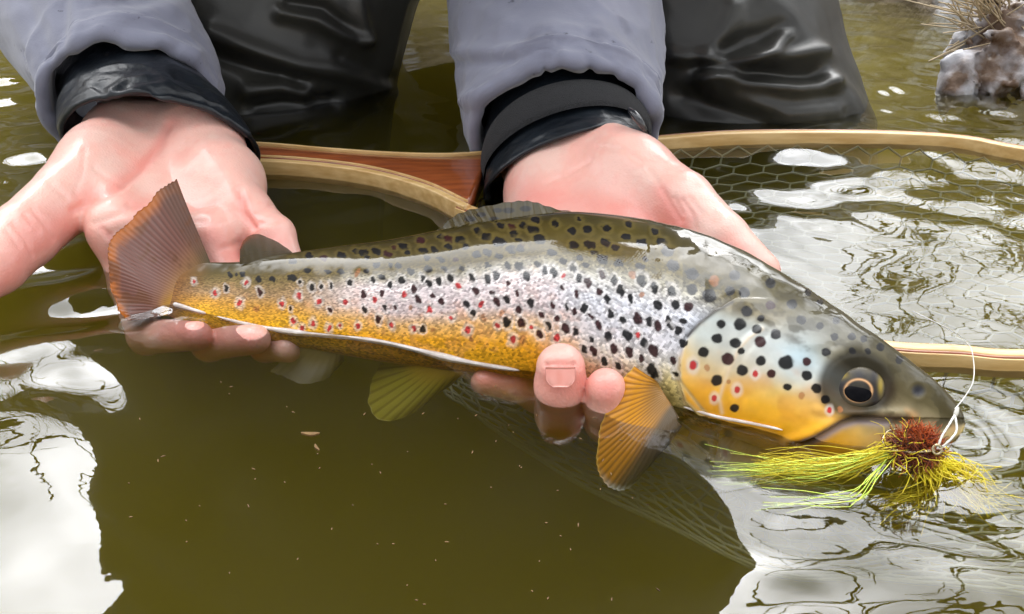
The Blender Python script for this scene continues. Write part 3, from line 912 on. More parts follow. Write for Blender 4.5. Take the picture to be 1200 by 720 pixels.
# ---- fins
def fin_mat(name, rough=0.3, alpha=0.9):
    m, n, l, b = attr_mat(name, rough, 0.25, Specular_IOR_Level=0.2, Coat_Roughness=0.06, Coat_IOR=1.6)
    at_m = n.new('ShaderNodeAttribute'); at_m.attribute_name = 'mask'
    sp = n.new('ShaderNodeSeparateColor'); l.new(at_m.outputs['Color'], sp.inputs[0])
    l.new(sp.outputs[0], b.inputs['Alpha'])
    tl = n.new('ShaderNodeBsdfTranslucent')
    a = n['Attribute']; l.new(a.outputs['Color'], tl.inputs['Color'])
    return m
m_fin = fin_mat('fin_membrane')
def fin(name, base, tips, off_b, off_t, rays, colfn, alpha=0.95, ruffle=0.0, ns=170, nt=60, thick=0.0006, ridge=0.00009, bow=0.0):
    """a fan of fin rays with membrane between them, base and tip polylines in pixels, off = metres towards the near side"""
    Bp = catmull([on_fish(x, y, o) for (x, y), o in zip(base, np.linspace(off_b[0], off_b[1], len(base)))], ns)
    Tp = catmull([on_fish(x, y, o) for (x, y), o in zip(tips, np.linspace(off_t[0], off_t[1], len(tips)))], ns)
    s = np.linspace(0, 1, ns); t = np.linspace(0, 1, nt)
    jag = 1 + 0.006 * np.sin(s * rays * 2 * math.pi) + 0.022 * vnoise(np.stack([s * 14, s * 0, s * 0], 1), 1, 5)
    tt = t[None, :] * jag[:, None]
    G = Bp[:, None] * (1 - tt[..., None]) + Tp[:, None] * tt[..., None]
    nn = np.cross(np.gradient(G, axis=0), np.gradient(G, axis=1)); nn /= np.linalg.norm(nn, axis=2)[..., None] + 1e-12
    if (nn[ns // 2, nt // 2] @ EN) < 0: nn = -nn
    rid = np.cos(s * rays * 2 * math.pi)
    G = G + nn * (ridge * rid[:, None] * (0.4 + 0.6 * t[None]) + ruffle * np.sin(s[:, None] * 9 + t[None] * 3) * t[None] + bow * np.sin(t[None] * math.pi) * np.ones((ns, 1)))[..., None]
    th = (thick * (1.0 - 0.75 * t))[None, :, None]
    V = np.concatenate([(G + nn * th / 2).reshape(-1, 3), (G - nn * th / 2).reshape(-1, 3)])
    F1 = gridF(ns, nt); o = ns * nt
    e = []
    ring = [i * nt for i in range(ns)] + [(ns - 1) * nt + j for j in range(1, nt)] + [i * nt + nt - 1 for i in range(ns - 2, -1, -1)] + [j for j in range(nt - 2, 0, -1)]
    for a_, b_ in zip(ring, ring[1:] + ring[:1]):
        e.append((a_, b_, b_ + o, a_ + o))
    F = np.concatenate([F1, F1[:, ::-1] + o, np.array(e)])
    ss = np.repeat(s, nt); tt_ = np.tile(t, ns)
    c, al = colfn(ss, tt_, project(G.reshape(-1, 3)), np.cos(ss * rays * 2 * math.pi))
    c = np.clip(c, 0.004, 0.9); al = np.clip(al * alpha, 0, 1)
    c = np.vstack([c, c]); al = np.concatenate([al, al])
    return mk(name, V, F, m_fin, TROUT, col=c, mask=np.stack([al, al, al], 1))

def mixc(a, b, f):
    f = np.asarray(f)[:, None]
    return np.asarray(a) * (1 - f) + np.asarray(b) * f

def c_tail(s, t, PX, rc):
    n_ = fbm(np.stack([PX[:, 0], PX[:, 1], 0 * s], 1), 0.06, 3, 3)
    c = mixc((0.25, 0.11, 0.032), (0.150, 0.052, 0.034), sstep(0.0, 0.45, t))
    c = mixc(c, (0.05, 0.022, 0.012), 0.45 * sstep(0.3, 0.9, -rc) * sstep(0.15, 0.5, t))
    c = mixc(c, (0.40, 0.11, 0.010), sstep(0.80, 0.97, t + 0.05 * n_))
    c = mixc(c, (0.10, 0.045, 0.025), sstep(0.22, 0.10, s) * 0.7)
    c = mixc(c, (0.12, 0.038, 0.010), sstep(0.15, 0.6, n_) * 0.8)
    c = mixc(c, lerp_cols(s, [(0, (0.05, 0.036, 0.008)), (0.25, (0.16, 0.085, 0.025)), (0.6, (0.34, 0.16, 0.03)), (1, (0.62, 0.33, 0.02))]), sstep(0.28, 0.0, t))
    return c, np.ones(len(s)) * (0.98 - 0.25 * sstep(0.8, 1, s) * t)
fin('caudal_fin', [(247, 309), (238, 318), (226, 332), (214, 346), (204, 358), (196, 370)],
    [(207, 209), (180, 226), (150, 260), (131, 288), (127, 318), (132, 345), (148, 374)], (0.0, 0.0), (0.004, 0.010), 34, c_tail, 1.0, 0.0022, ridge=0.00006)
def c_adip(s, t, PX, rc):
    c = mixc((0.05, 0.035, 0.010), (0.085, 0.06, 0.03), t)
    c = mixc(c, (0.28, 0.05, 0.01), sstep(0.8, 1.0, t) * sstep(0.6, 0.1, s))
    return c, 0.95 - 0.25 * t
fin('adipose_fin', [(281, 310), (295, 309), (310, 307), (325, 303), (340, 298)], [(281, 292), (288, 279), (303, 275), (324, 283), (343, 296)], (0.004, 0.001), (0.006, 0.002), 6, c_adip, 1, ridge=0.0001)
def c_dors(s, t, PX, rc):
    c = mixc((0.065, 0.046, 0.006), (0.05, 0.038, 0.012), t)
    for sx, sy, sr in KS:
        if 510 < sx < 690 and sy < 262:
            d = np.hypot((PX[:, 0] - sx) / (sr * 1.25), (PX[:, 1] - sy) / (sr * 0.62))
            c = mixc(c, (0.012, 0.01, 0.008), sstep(1.15, 0.7, d))
    return c, 0.98 - 0.4 * sstep(0.5, 0.0, s) * t
fin('dorsal_fin', [(512, 276), (560, 268), (600, 262), (640, 257), (690, 255)], [(513, 270), (535, 252), (560, 244), (600, 237), (622, 236), (648, 244), (690, 253)], (0.003, 0.003), (0.002, 0.002), 11, c_dors, 1, ridge=0.0004)
def c_pect(s, t, PX, rc):
    c = mixc((0.28, 0.14, 0.03), (0.60, 0.25, 0.008), sstep(0.1, 0.5, t))
    c = mixc(c, (0.17, 0.065, 0.006), 0.6 * sstep(0.1, 0.9, -rc) * sstep(0.05, 0.3, t))
    c = mixc(c, (0.10, 0.068, 0.035), sstep(0.55, 0.70, s))
    c = mixc(c, (0.55, 0.55, 0.52), sstep(0.93, 0.985, t) * sstep(0.45, 0.7, s))
    c = mixc(c, (0.60, 0.36, 0.04), sstep(0.965, 0.99, t) * sstep(0.6, 0.4, s))
    return c, 0.97 - 0.22 * sstep(0.6, 0.8, s) * t
fin('pectoral_fin', [(772, 452), (780, 464), (788, 476), (795, 490)], [(743, 429), (722, 455), (706, 492), (700, 525), (702, 552), (716, 574), (738, 572), (764, 542), (789, 500)],
    (0.016, 0.018), (0.022, 0.010), 27, c_pect, 1, 0.0008, bow=0.003)
def c_pelv(s, t, PX, rc):
    c = mixc((0.66, 0.45, 0.05), (0.52, 0.46, 0.06), sstep(0.0, 0.5, t))
    c = mixc(c, (0.16, 0.13, 0.02), 0.55 * sstep(0.3, 0.95, -rc) * sstep(0.1, 0.4, t))
    c = mixc(c, (0.60, 0.58, 0.40), sstep(0.9, 1.0, s))
    return c, 0.93 - 0.1 * t
fin('pelvic_fin', [(488, 428), (505, 431), (525, 434), (547, 437)], [(446, 426), (434, 448), (431, 470), (440, 487), (458, 493), (485, 484), (515, 463), (546, 440)],
    (0.0, 0.0), (-0.014, -0.012), 11, c_pelv, 1, 0.0006)
def c_anal(s, t, PX, rc):
    c = mixc((0.40, 0.32, 0.14), (0.50, 0.46, 0.38), sstep(0.2, 0.7, t))
    return c, 0.9 - 0.25 * t
fin('anal_fin', [(352, 404), (370, 408), (390, 411), (402, 413)], [(316, 436), (332, 442), (356, 449), (384, 444), (404, 424)], (0.0, 0.0), (-0.010, -0.010), 9, c_anal, 1, 0.0006)
def c_pect2(s, t, PX, rc):
    c = mixc((0.38, 0.34, 0.26), (0.58, 0.60, 0.60), sstep(0.2, 0.6, t))
    return c, 0.9 - 0.2 * t
fin('pectoral_fin', [(852, 508), (868, 514), (884, 520), (900, 526)], [(842, 520), (834, 548), (836, 568), (858, 574), (878, 568), (897, 536)], (-0.004, -0.004), (-0.012, -0.012), 10, c_pect2, 1, 0.0008)

# ================================================================== PERSON (angler)
PERSON = empty('person', (-0.04, 0.42, -0.45), 'angler in grey jacket and dark waders bending over the water, holding the trout', 'person')

def hand_sdf(chains, palm, k_palm=0.012, k_f=0.006):
    def f(P):
        d = out = None
        for a, b, r1, r2 in palm:
            e = cone(P, a, b, r1, r2)
            d = e if d is None else smin(d, e, k_palm)
        for ch in chains:
            g = None
            for (a, ra), (b, rb) in zip(ch[:-1], ch[1:]):
                e = cone(P, a, b, ra, rb)
                g = e if g is None else smin(g, e, 0.003)
            e = smin(d, g, k_f)
            out = e if out is None else np.minimum(out, e)
        return out
    return f

# right hand of the angler: open palm, fingers running under the tail, thumb out to the side
WLX = [0, 200, 380, 620, 780, 1000, 1200]; WLY = [350, 370, 392, 432, 480, 525, 560]
def A(px, py, d):
    # things above the waterline lean away with the trout's back
    return at(px, py, d + 0.023 * min(max((np.interp(px, WLX, WLY) - py) / 160.0, 0.0), 1.0))
def B_(px, py, off): return at(px, py, fdepth(px, py) + off)      # off metres behind the trout's middle plane
palmL = [
    (A(160, 120, .600), A(142, 165, .547), .020, .020), (A(212, 120, .600), A(235, 165, .547), .020, .020),
    (A(142, 165, .547), A(128, 215, .507), .020, .020), (A(128, 215, .505), A(140, 268, .478), .018, .0135),
    (A(187, 160, .552), A(192, 285, .485), .019, .0125), (A(235, 165, .547), A(247, 285, .485), .020, .0125),
    (A(235, 165, .547), A(262, 215, .514), .020, .020), (A(262, 215, .512), A(288, 255, .492), .020, .014),
    (A(140, 268, .478), A(192, 285, .484), .0125, .0120), (A(192, 285, .484), A(247, 285, .485), .0120, .0120),
    (A(118, 190, .518), A(98, 222, .495), .022, .018),
]
chL = [
    [(A(112, 200, .508), .021), (A(82, 228, .486), .0175), (A(28, 276, .462), .0158), (A(-8, 312, .449), .0140), (A(-22, 330, .445), .0105)],
    [(A(140, 272, .480), .0125), (B_(152, 335, .024), .0098), (B_(172, 394, .012), .0088), (B_(232, 394, -.006), .0068)],
    [(A(192, 290, .487), .0125), (B_(214, 345, .026), .0098), (B_(246, 402, .012), .0086), (B_(300, 398, -.008), .0066)],
    [(A(247, 290, .487), .0120), (B_(282, 350, .024), .0095), (B_(312, 404, .014), .0080), (B_(338, 410, .002), .0060)],
    [(A(290, 252, .491), .0130), (A(322, 276, .478), .0100), (A(345, 335, .472), .0080), (A(365, 372, .466), .0070)],
]
# left hand of the angler: under the chest, thumb along the back, fingertips coming up round the belly
palmR = [
    (A(655, 110, .600), A(680, 178, .552), .026, .026), (A(625, 175, .575), A(650, 225, .530), .024, .024),
    (A(680, 178, .552), A(735, 215, .515), .026, .026), (A(735, 215, .515), A(775, 235, .495), .024, .0200),
    (A(650, 225, .530), A(660, 330, .475), .024, .016), (A(700, 215, .530), A(715, 330, .470), .024, .016),
    (A(640, 235, .530), A(610, 330, .485), .020, .014), (A(735, 215, .515), A(755, 330, .470), .020, .014),
]
chR = [
    [(A(752, 222, .505), .0215), (A(797, 240, .482), .0175), (A(845, 282, .462), .0140), (A(890, 318, .448), .0100)],
    [(A(715, 335, .470), .0125), (A(716, 430, .455), .0105), (A(712, 492, .418), .0098), (A(712, 476, .396), .0092), (A(710, 455, .388), .0080)],
    [(A(660, 335, .475), .0130), (A(656, 425, .460), .0108), (A(656, 485, .424), .0104), (A(657, 452, .3965), .0102), (A(657, 431, .390), .0098)],
    [(A(612, 330, .485), .0115), (A(612, 420, .468), .0092), (A(630, 464, .435), .0074), (A(600, 452, .424), .0062), (A(566, 448, .420), .0054)],
]
def bounds(palm, ch, pad=0.03):
    pts = [p for a, b, *_ in palm for p in (a, b)] + [p for c in ch for p, _ in c]
    pts = np.array(pts)
    return pts.min(0) - pad, pts.max(0) + pad
hands = []
for palm, ch in ((palmL, chL), (palmR, chR)):
    lo, hi = bounds(palm, ch)
    V, F = sdf_mesh(hand_sdf(ch, palm), lo, hi, 0.0011)
    hands.append((V, F))
# hidden arms, trunk and head
SHL, SHR = np.array([-0.29, 0.30, 0.53]), np.array([0.12, 0.30, 0.53])
ELL, ELR = np.array([-0.335, 0.44, 0.26]), np.array([0.13, 0.42, 0.27])
NECK = np.array([-0.08, 0.225, 0.60]); HEAD = np.array([-0.08, 0.125, 0.675])
def body_sdf(P):
    d = cone(P, palmL[0][0], ELL, .024, .030)
    d = smin(d, cone(P, ELL, SHL, .030, .050), .02)
    d = smin(d, smin(cone(P, palmR[0][0], ELR, .026, .030), cone(P, ELR, SHR, .030, .050), .02), .01)
    d = smin(d, cone(P, SHL, SHR, .07, .07), .06)
    d = smin(d, cone(P, (-0.07, 0.55, 0.30), (-0.08, 0.34, 0.50), .14, .15), .06)
    d = smin(d, cone(P, NECK - [0, 0, .08], HEAD, .06, .055), .03)
    d = smin(d, ellip(P, HEAD + [0, 0, .02], (.078, .098, .115)), .02)
    d = smin(d, cone(P, HEAD + [0, -.085, .03], HEAD + [0, -.112, -.01], .010, .017), .012)      # nose
    d = smin(d, ellip(P, HEAD + [0, -.06, -.075], (.05, .045, .04)), .02)                          # chin
    d = smin(d, cone(P, HEAD + [-.03, -.085, -.045], HEAD + [.03, -.085, -.045], .010, .010), .008) # lips
    for s in (-1, 1):
        d = smin(d, ellip(P, HEAD + [s * .083, .01, .0], (.014, .022, .034)), .006)                # ears
        d = -smin(-d, ellip(P, HEAD + [s * .033, -.105, .035], (.022, .02, .014)), .012)           # eye sockets
        d = smin(d, ellip(P, HEAD + [s * .033, -.080, .035], (.013, .013, .013)), .002)
    return d
bV, bF = sdf_mesh(body_sdf, (-0.52, -0.05, -0.05), (0.36, 0.75, 0.90), 0.009)
V, F = join([hands[0], hands[1], (bV, bF)])

m_skin, n, l, b = attr_mat('skin', 0.44, 0.40, 0.22, 900, 0.00035, 0.22, Coat_Roughness=0.16)
# fine skin cells over the pores
tcs = n.new('ShaderNodeTexCoord'); vs = n.new('ShaderNodeTexVoronoi'); vs.feature = 'DISTANCE_TO_EDGE'; vs.inputs['Scale'].default_value = 520
ns_ = n.new('ShaderNodeTexNoise'); ns_.inputs['Scale'].default_value = 150; ns_.inputs['Detail'].default_value = 5
l.new(tcs.outputs['Object'], vs.inputs['Vector']); l.new(tcs.outputs['Object'], ns_.inputs['Vector'])
ad = n.new('ShaderNodeMath'); ad.operation = 'MULTIPLY_ADD'; ad.inputs[1].default_value = 0.5
l.new(vs.outputs['Distance'], ad.inputs[0]); l.new(ns_.outputs['Fac'], ad.inputs[2])
add_bump(n, l, b, ad.outputs[0], 0.5, 0.0008)
def paint_skin(V, N):
    PX = project(V)
    nz = fbm(V, 55, 3, 12); nf = fbm(V, 260, 3, 13)
    c = np.tile(np.array([0.86, 0.50, 0.415]), (len(V), 1))
    c = c * (1 + 0.06 * nz[:, None])
    mot = sstep(0.1, 0.8, nz + 0.4 * nf)[:, None] * 0.30
    c = c * (1 - mot) + np.array([0.84, 0.32, 0.26]) * mot
    pale = sstep(0.1, 0.8, -nz + 0.3 * nf)[:, None] * 0.30
    c = c * (1 - pale) + np.array([0.90, 0.68, 0.58]) * pale
    red = [([(68, 262), (30, 300), (0, 330)], 26, .55), ([(95, 230), (120, 225), (150, 205), (180, 180), (205, 145)], 9, .35), ([(140, 262), (175, 262), (200, 250)], 24, .18),
           ([(285, 232), (290, 250), (300, 262)], 8, .55), ([(245, 270), (262, 300), (285, 300)], 16, .45), ([(620, 230), (680, 238), (740, 250), (790, 268)], 22, .50),
           ([(775, 225), (785, 245), (800, 262)], 10, .55), ([(657, 445)], 30, .8), ([(712, 458)], 26, .7), ([(570, 443), (600, 443)], 18, .7), ([(200, 390), (290, 400)], 18, .5), ([(110, 285), (130, 300)], 14, .35)]
    red += [([(86, 246), (110, 236), (140, 222), (165, 200), (185, 172), (196, 148)], 6, .25), ([(150, 240), (185, 248), (222, 246), (250, 240)], 6, .22),
            ([(120, 268), (134, 284)], 6, .4), ([(300, 275), (330, 282)], 14, .35), ([(20, 275), (40, 255)], 14, .25), ([(800, 235), (812, 252)], 8, .3), ([(850, 285), (880, 305)], 14, .3)]
    for pts, wd, al in red:
        g = (np.exp(-(pl_dist(PX, pts) / wd) ** 2) * al)[:, None]
        c = c * (1 - g) + np.array([0.84, 0.23, 0.19]) * g
    return np.clip(c, 0.01, 0.9)
body = mk('body', V, F, m_skin, PERSON, col=np.zeros((len(V), 3)))
# creases of palm, thumb and fingers
sculpt(body, [([(150, 240), (185, 248), (222, 246), (250, 240)], 3.4, -0.0009), ([(110, 200), (128, 214), (148, 218)], 3.0, -0.0006),
              ([(100, 178), (96, 205), (88, 225)], 3.0, -0.0005), ([(250, 268)], 17, 0.0022), ([(272, 205)], 26, 0.0022), ([(205, 205), (215, 180)], 14, -0.0012), ([(150, 262)], 14, 0.0012),
              ([(300, 248), (318, 240)], 3, -0.0009), ([(306, 262), (328, 258)], 3, -0.0008), ([(120, 268), (134, 284)], 3, -0.0008), ([(15, 262), (30, 280), (38, 300)], 2.6, -0.0006), ([(8, 270), (22, 288)], 2.6, -0.0005),
              ([(700, 172), (730, 176), (752, 190)], 3, -0.0006), ([(760, 200), (772, 214)], 3, -0.0006), ([(800, 235), (812, 252), (815, 268)], 3, -0.0007), ([(808, 232), (822, 250)], 3, -0.0006), ([(640, 215), (665, 205), (690, 190)], 3, -0.0005),
              ([(86, 246), (110, 236), (140, 222), (165, 200), (185, 172), (196, 148)], 5, -0.0016), ([(130, 275), (160, 262), (200, 256), (240, 262)], 6, -0.0012),
              ([(110, 262), (150, 248), (185, 232)], 5, -0.0008), ([(282, 228), (285, 248), (296, 266)], 4.5, -0.0022), ([(262, 292), (280, 285)], 5, -0.0010),
              ([(38, 246), (52, 262), (62, 280)], 3, -0.0007), ([(30, 252), (44, 270)], 3, -0.0006), ([(60, 215), (78, 232)], 4, -0.0006),
              ([(776, 222), (786, 240), (797, 258)], 4, -0.0010), ([(790, 232), (800, 250)], 3, -0.0008), ([(120, 205), (105, 180)], 26, 0.0020), ([(255, 200), (275, 230)], 22, 0.0016),
              ([(712, 160), (740, 185), (770, 215)], 14, 0.0010), ([(640, 427), (674, 427)], 2.2, -0.0008), ([(640, 427), (645, 446)], 2.0, -0.0006), ([(673, 427), (670, 446)], 2.0, -0.0006)])
cc = np.ones((len(V), 4)); cc[:, :3] = paint_skin(get_co(body), get_no(body))
body.data.attributes['col'].data.foreach_set('color', cc.ravel())

# fingernails of the two fingers that come up round the belly
m_nail = simple('fingernail', (0.74, 0.28, 0.22), (0.74, 0.31, 0.25), 0.22, 200, coat=0.8)
def nail(px, py, d, wpx, hpx, r):
    c = at(px, py, d)
    a = np.linspace(-0.85, 0.85, 15); t = np.linspace(0, 1, 9)
    A_, T_ = np.meshgrid(a, t, indexing='ij')
    wid = wpx / FPX * d / 2; hei = hpx / FPX * d
    edge = np.sqrt(np.clip(1 - np.clip((T_ - 0.45) / 0.62, 0, 1) ** 2, 0, 1)) * 0.95 + 0.05
    G = c + (np.sin(A_) / math.sin(.85) * wid * edge)[..., None] * CR - (T_ * hei)[..., None] * nrm(CU + 0.15 * CF) - ((np.cos(A_) - 1) * 0.95 * wid * edge)[..., None] * CF - (0.0006 * (1 - T_))[..., None] * CF * 0
    G2 = G + CF * 0.0012
    V = np.concatenate([G.reshape(-1, 3), G2.reshape(-1, 3)])
    F1 = gridF(15, 9); o = 15 * 9
    ring = [i * 9 for i in range(15)] + [14 * 9 + j for j in range(1, 9)] + [i * 9 + 8 for i in range(13, -1, -1)] + [j for j in range(7, 0, -1)]
    e = [(p, q, q + o, p + o) for p, q in zip(ring, ring[1:] + ring[:1])]
    return mk('fingernail', V, np.concatenate([F1, F1[:, ::-1] + o, np.array(e)]), m_nail, body)
nail(657, 431, .3815, 35, 23, .01)

# ---- clothing
m_jacket, n, l, b = nodes_of('jacket_softshell')
o, f, v = noise_mix(n, l, (0.25, 0.258, 0.335), (0.175, 0.182, 0.245), 14, 6, 0.35, 0.68)
# dark wet splashes
t1 = n.new('ShaderNodeTexNoise'); t1.inputs['Scale'].default_value = 130; t1.inputs['Detail'].default_value = 3
r1 = n.new('ShaderNodeMapRange'); r1.inputs['From Min'].default_value = 0.70; r1.inputs['From Max'].default_value = 0.76
x1 = n.new('ShaderNodeMix'); x1.data_type = 'RGBA'; x1.inputs['B'].default_value = (0.055, 0.055, 0.085, 1)
l.new(v, t1.inputs['Vector']); l.new(t1.outputs['Fac'], r1.inputs['Value']); l.new(r1.outputs[0], x1.inputs['Factor']); l.new(o, x1.inputs['A'])
t2 = n.new('ShaderNodeTexNoise'); t2.inputs['Scale'].default_value = 26; t2.inputs['Detail'].default_value = 5
r2 = n.new('ShaderNodeMapRange'); r2.inputs['From Min'].default_value = 0.60; r2.inputs['From Max'].default_value = 0.72; r2.inputs['To Max'].default_value = 0.55
x2 = n.new('ShaderNodeMix'); x2.data_type = 'RGBA'; x2.inputs['B'].default_value = (0.09, 0.09, 0.135, 1)
l.new(v, t2.inputs['Vector']); l.new(t2.outputs['Fac'], r2.inputs['Value']); l.new(r2.outputs[0], x2.inputs['Factor']); l.new(x1.outputs['Result'], x2.inputs['A'])
l.new(x2.outputs['Result'], b.inputs['Base Color'])
setp(b, Roughness=0.8, Sheen_Weight=0.35, Sheen_Roughness=0.5)
t3 = n.new('ShaderNodeTexNoise'); t3.inputs['Scale'].default_value = 900; t3.inputs['Detail'].default_value = 3
l.new(v, t3.inputs['Vector']); add_bump(n, l, b, t3.outputs['Fac'], 0.35, 0.0005)
m_cuff = simple('cuff_neoprene', (0.010, 0.014, 0.019), (0.004, 0.006, 0.009), 0.36, 60, 0.5, 200, 0.0012, coat=0.1, Specular_IOR_Level=0.4)
m_fuzz = simple('cuff_fuzzy_strap', (0.006, 0.006, 0.008), (0.002, 0.002, 0.003), 0.95, 300, 0.9, 1600, 0.0012, Sheen_Weight=0.08)
m_edge = simple('cuff_piping', (0.016, 0.018, 0.021), (0.009, 0.010, 0.012), 0.5, 300, 0.4, 1500, 0.0005)

def cloth_tube(name, rings, ns, nseg, mat, parent, fold=None, lip=0.004, inner=0.03):
    """sleeve or cuff: outer wall, rolled hem at the first ring, inner wall"""
    G, th, s = ring_tube(rings, ns, nseg)
    if fold is not None:
        C = G.mean(1, keepdims=True)
        R_ = G - C; R_ /= np.linalg.norm(R_, axis=2)[..., None]
        G = G + R_ * fold(th[None, :], s[:, None], G)[..., None]
    C0 = G[0].mean(0); R0 = G[0] - C0; R0 /= np.linalg.norm(R0, axis=1)[:, None]
    ax = nrm(G[0].mean(0) - G[3].mean(0))
    extra = []
    for a in (math.pi * 0.25, math.pi * 0.5, math.pi * 0.75, math.pi):
        extra.insert(0, G[0] + ax * (lip * math.sin(a)) - R0 * (lip * (1 - math.cos(a))))
    inn = [G[0] - R0 * 2 * lip - ax * inner * k for k in (1.0, 0.5)]
    GG = np.concatenate([np.array(inn), np.array(extra), G])
    return mk(name, GG.reshape(-1, 3), gridF(len(GG), nseg, True), mat, parent)

def foldfn(amp, seed, fs=6.0, ft=2.0):
    def f(th, s, G):
        P = np.stack(np.broadcast_arrays(np.cos(th) * ft, np.sin(th) * ft, s * fs), -1).reshape(-1, 3)
        a = vnoise(P, 1.0, seed); b_ = vnoise(P, 2.3, seed + 1)
        r = (1 - np.abs(a)) ** 3 * 0.8 + 0.4 * b_ + 0.16 * vnoise(P, 6.1, seed + 2)
        return (amp * r).reshape(G.shape[:2])
    return f

# jacket: trunk and upper arms, sleeves as parts of it
def jacket_sdf(P):
    d = cone(P, ELL, SHL, .070, .085)
    d = smin(d, cone(P, ELR, SHR, .070, .085), .01)
    d = smin(d, cone(P, SHL, SHR, .095, .095), .07)
    d = smin(d, cone(P, (-0.08, 0.56, 0.26), (-0.08, 0.34, 0.50), .20, .20), .07)
    d = smin(d, cone(P, NECK - [0, 0, .08], NECK - [0, 0, 0.0], .085, .075), .04)
    return d
V, F = sdf_mesh(jacket_sdf, (-0.60, 0.08, 0.06), (0.46, 0.80, 0.92), 0.011)
V = V + 0.012 * np.stack([vnoise(V, 14, 41), vnoise(V, 14, 42), vnoise(V, 14, 43)], 1)
jacket = mk('jacket', V, F, m_jacket, PERSON)

def scr(sx, sy, sd): return CR * sx + CU * sy + CF * sd
hemL = A(153, 126, .572)
ringsL = [(hemL, 0.0500 * scr(.93, .37, 0), 0.0500 * scr(-.27, .66, -.70)),
          (hemL + scr(-.008, .022, .022), 0.0530 * scr(.94, .35, 0), 0.0525 * scr(-.25, .66, -.71)),
          (A(108, 20, .645), 0.0640 * scr(.95, .31, 0), 0.058 * scr(-.22, .68, -.70)),
          (A(62, -80, .74), 0.0700 * scr(.97, .25, 0), 0.063 * scr(-.18, .70, -.70)),
          (ELL * .75 + A(62, -80, .74) * .25, 0.0720 * scr(.98, .2, 0), 0.068 * scr(-.1, .72, -.69))]
slL = cloth_tube('sleeve', ringsL, 150, 200, m_jacket, jacket, foldfn(0.0026, 51, 5, 1.6), 0.0035, 0.035)
sculpt(slL, [([(75, 0), (72, 60), (78, 110)], 9, -0.0022), ([(90, 0), (88, 60), (92, 100)], 12, 0.0025), ([(110, 70), (150, 52), (190, 50), (228, 66)], 9, 0.0045),
             ([(105, 85), (130, 70), (165, 58), (205, 60)], 5, -0.0022), ([(20, 20), (40, 80), (60, 140)], 14, 0.0026), ([(30, 0), (55, 60), (64, 120)], 9, -0.0022), ([(120, 30), (160, 20), (200, 10)], 16, 0.0022),
             ([(130, 0), (160, 4), (210, -10)], 10, -0.0018)])
hemR = A(662, 158, .580)
ringsR = [(hemR, 0.0580 * scr(1, .0, 0), 0.0570 * scr(.02, .70, -.71)),
          (hemR + scr(-.002, .024, .024), 0.0625 * scr(1, .0, 0), 0.0600 * scr(.02, .70, -.71)),
          (A(652, 40, .655), 0.0720 * scr(1, .02, 0), 0.064 * scr(.02, .70, -.71)),
          (A(650, -60, .74), 0.0760 * scr(1, .02, 0), 0.066 * scr(.02, .70, -.71)),
          (ELR * .75 + A(650, -60, .74) * .25, 0.0760 * scr(1, .02, 0), 0.070 * scr(.0, .72, -.69))]
slR = cloth_tube('sleeve', ringsR, 150, 200, m_jacket, jacket, foldfn(0.0028, 61, 5, 1.7), 0.0035, 0.035)
sculpt(slR, [([(548, 118), (585, 96), (628, 80), (660, 72), (700, 84), (735, 104), (760, 128)], 10, 0.0050), ([(560, 105), (600, 88), (640, 70), (672, 82), (720, 92)], 5, -0.0020),
             ([(524, 64), (545, 60), (580, 62), (640, 58)], 9, 0.0030), ([(530, 74), (560, 74), (600, 70)], 6, -0.0026), ([(700, 30), (730, 60), (765, 90)], 10, 0.0022), ([(690, 45), (720, 72), (745, 100)], 7, -0.0020),
             ([(775, 60), (770, 100), (764, 130)], 10, 0.0022), ([(560, 10), (600, 30), (660, 36)], 14, 0.0018), ([(640, 84), (638, 74), (650, 66)], 5, -0.0025), ([(692, 78), (688, 70)], 5, -0.003)])

def cuff(rings, folds, seed):
    return cloth_tube('cuff', rings, 70, 180, m_cuff, jacket, foldfn(0.0016, seed, 4, 1.3), 0.0016, 0.02)
cfL = A(190, 172, .545)
cuL = cuff([(cfL, 0.0555 * scr(1, -.02, 0), 0.045 * scr(.0, .50, -.87)),
            (A(178, 150, .562), 0.0525 * scr(.99, .10, 0), 0.046 * scr(-.08, .56, -.82)),
            (A(158, 122, .592), 0.0440 * scr(.95, .30, 0), 0.043 * scr(-.2, .64, -.73)),
            (A(140, 96, .635), 0.0440 * scr(.95, .30, 0), 0.042 * scr(-.2, .66, -.72))], None, 71)
sculpt(cuL, [([(95, 150), (130, 112), (165, 104), (195, 100)], 5, 0.0018), ([(110, 100), (130, 112), (150, 104)], 3, -0.0014), ([(128, 108), (145, 96), (172, 90)], 4, 0.0014), ([(82, 162), (110, 138), (150, 122), (200, 116), (245, 128), (290, 158)], 3.5, 0.0016),
             ([(88, 152), (112, 130), (150, 114), (200, 108), (250, 122)], 3.0, -0.0016), ([(190, 70), (230, 90), (262, 120)], 5, 0.0014), ([(205, 90), (235, 104), (262, 132)], 4, -0.0014)])
cfR = A(664, 206, .548)
cuR = cuff([(cfR, 0.0500 * scr(.95, .31, 0), 0.040 * scr(-.13, .42, -.90)),
            (A(664, 182, .566), 0.0490 * scr(.97, .22, 0), 0.042 * scr(-.08, .52, -.85)),
            (A(660, 150, .596), 0.0480 * scr(1, .05, 0), 0.045 * scr(0, .66, -.75)),
            (A(658, 118, .640), 0.0480 * scr(1, .0, 0), 0.044 * scr(0, .68, -.73))], None, 81)
sculpt(cuR, [([(572, 232), (610, 208), (660, 178), (715, 156), (745, 158)], 3.5, 0.0018), ([(575, 222), (612, 198), (660, 170), (712, 148)], 3.0, -0.0018), ([(640, 110), (670, 116), (700, 104)], 4, 0.0008)])
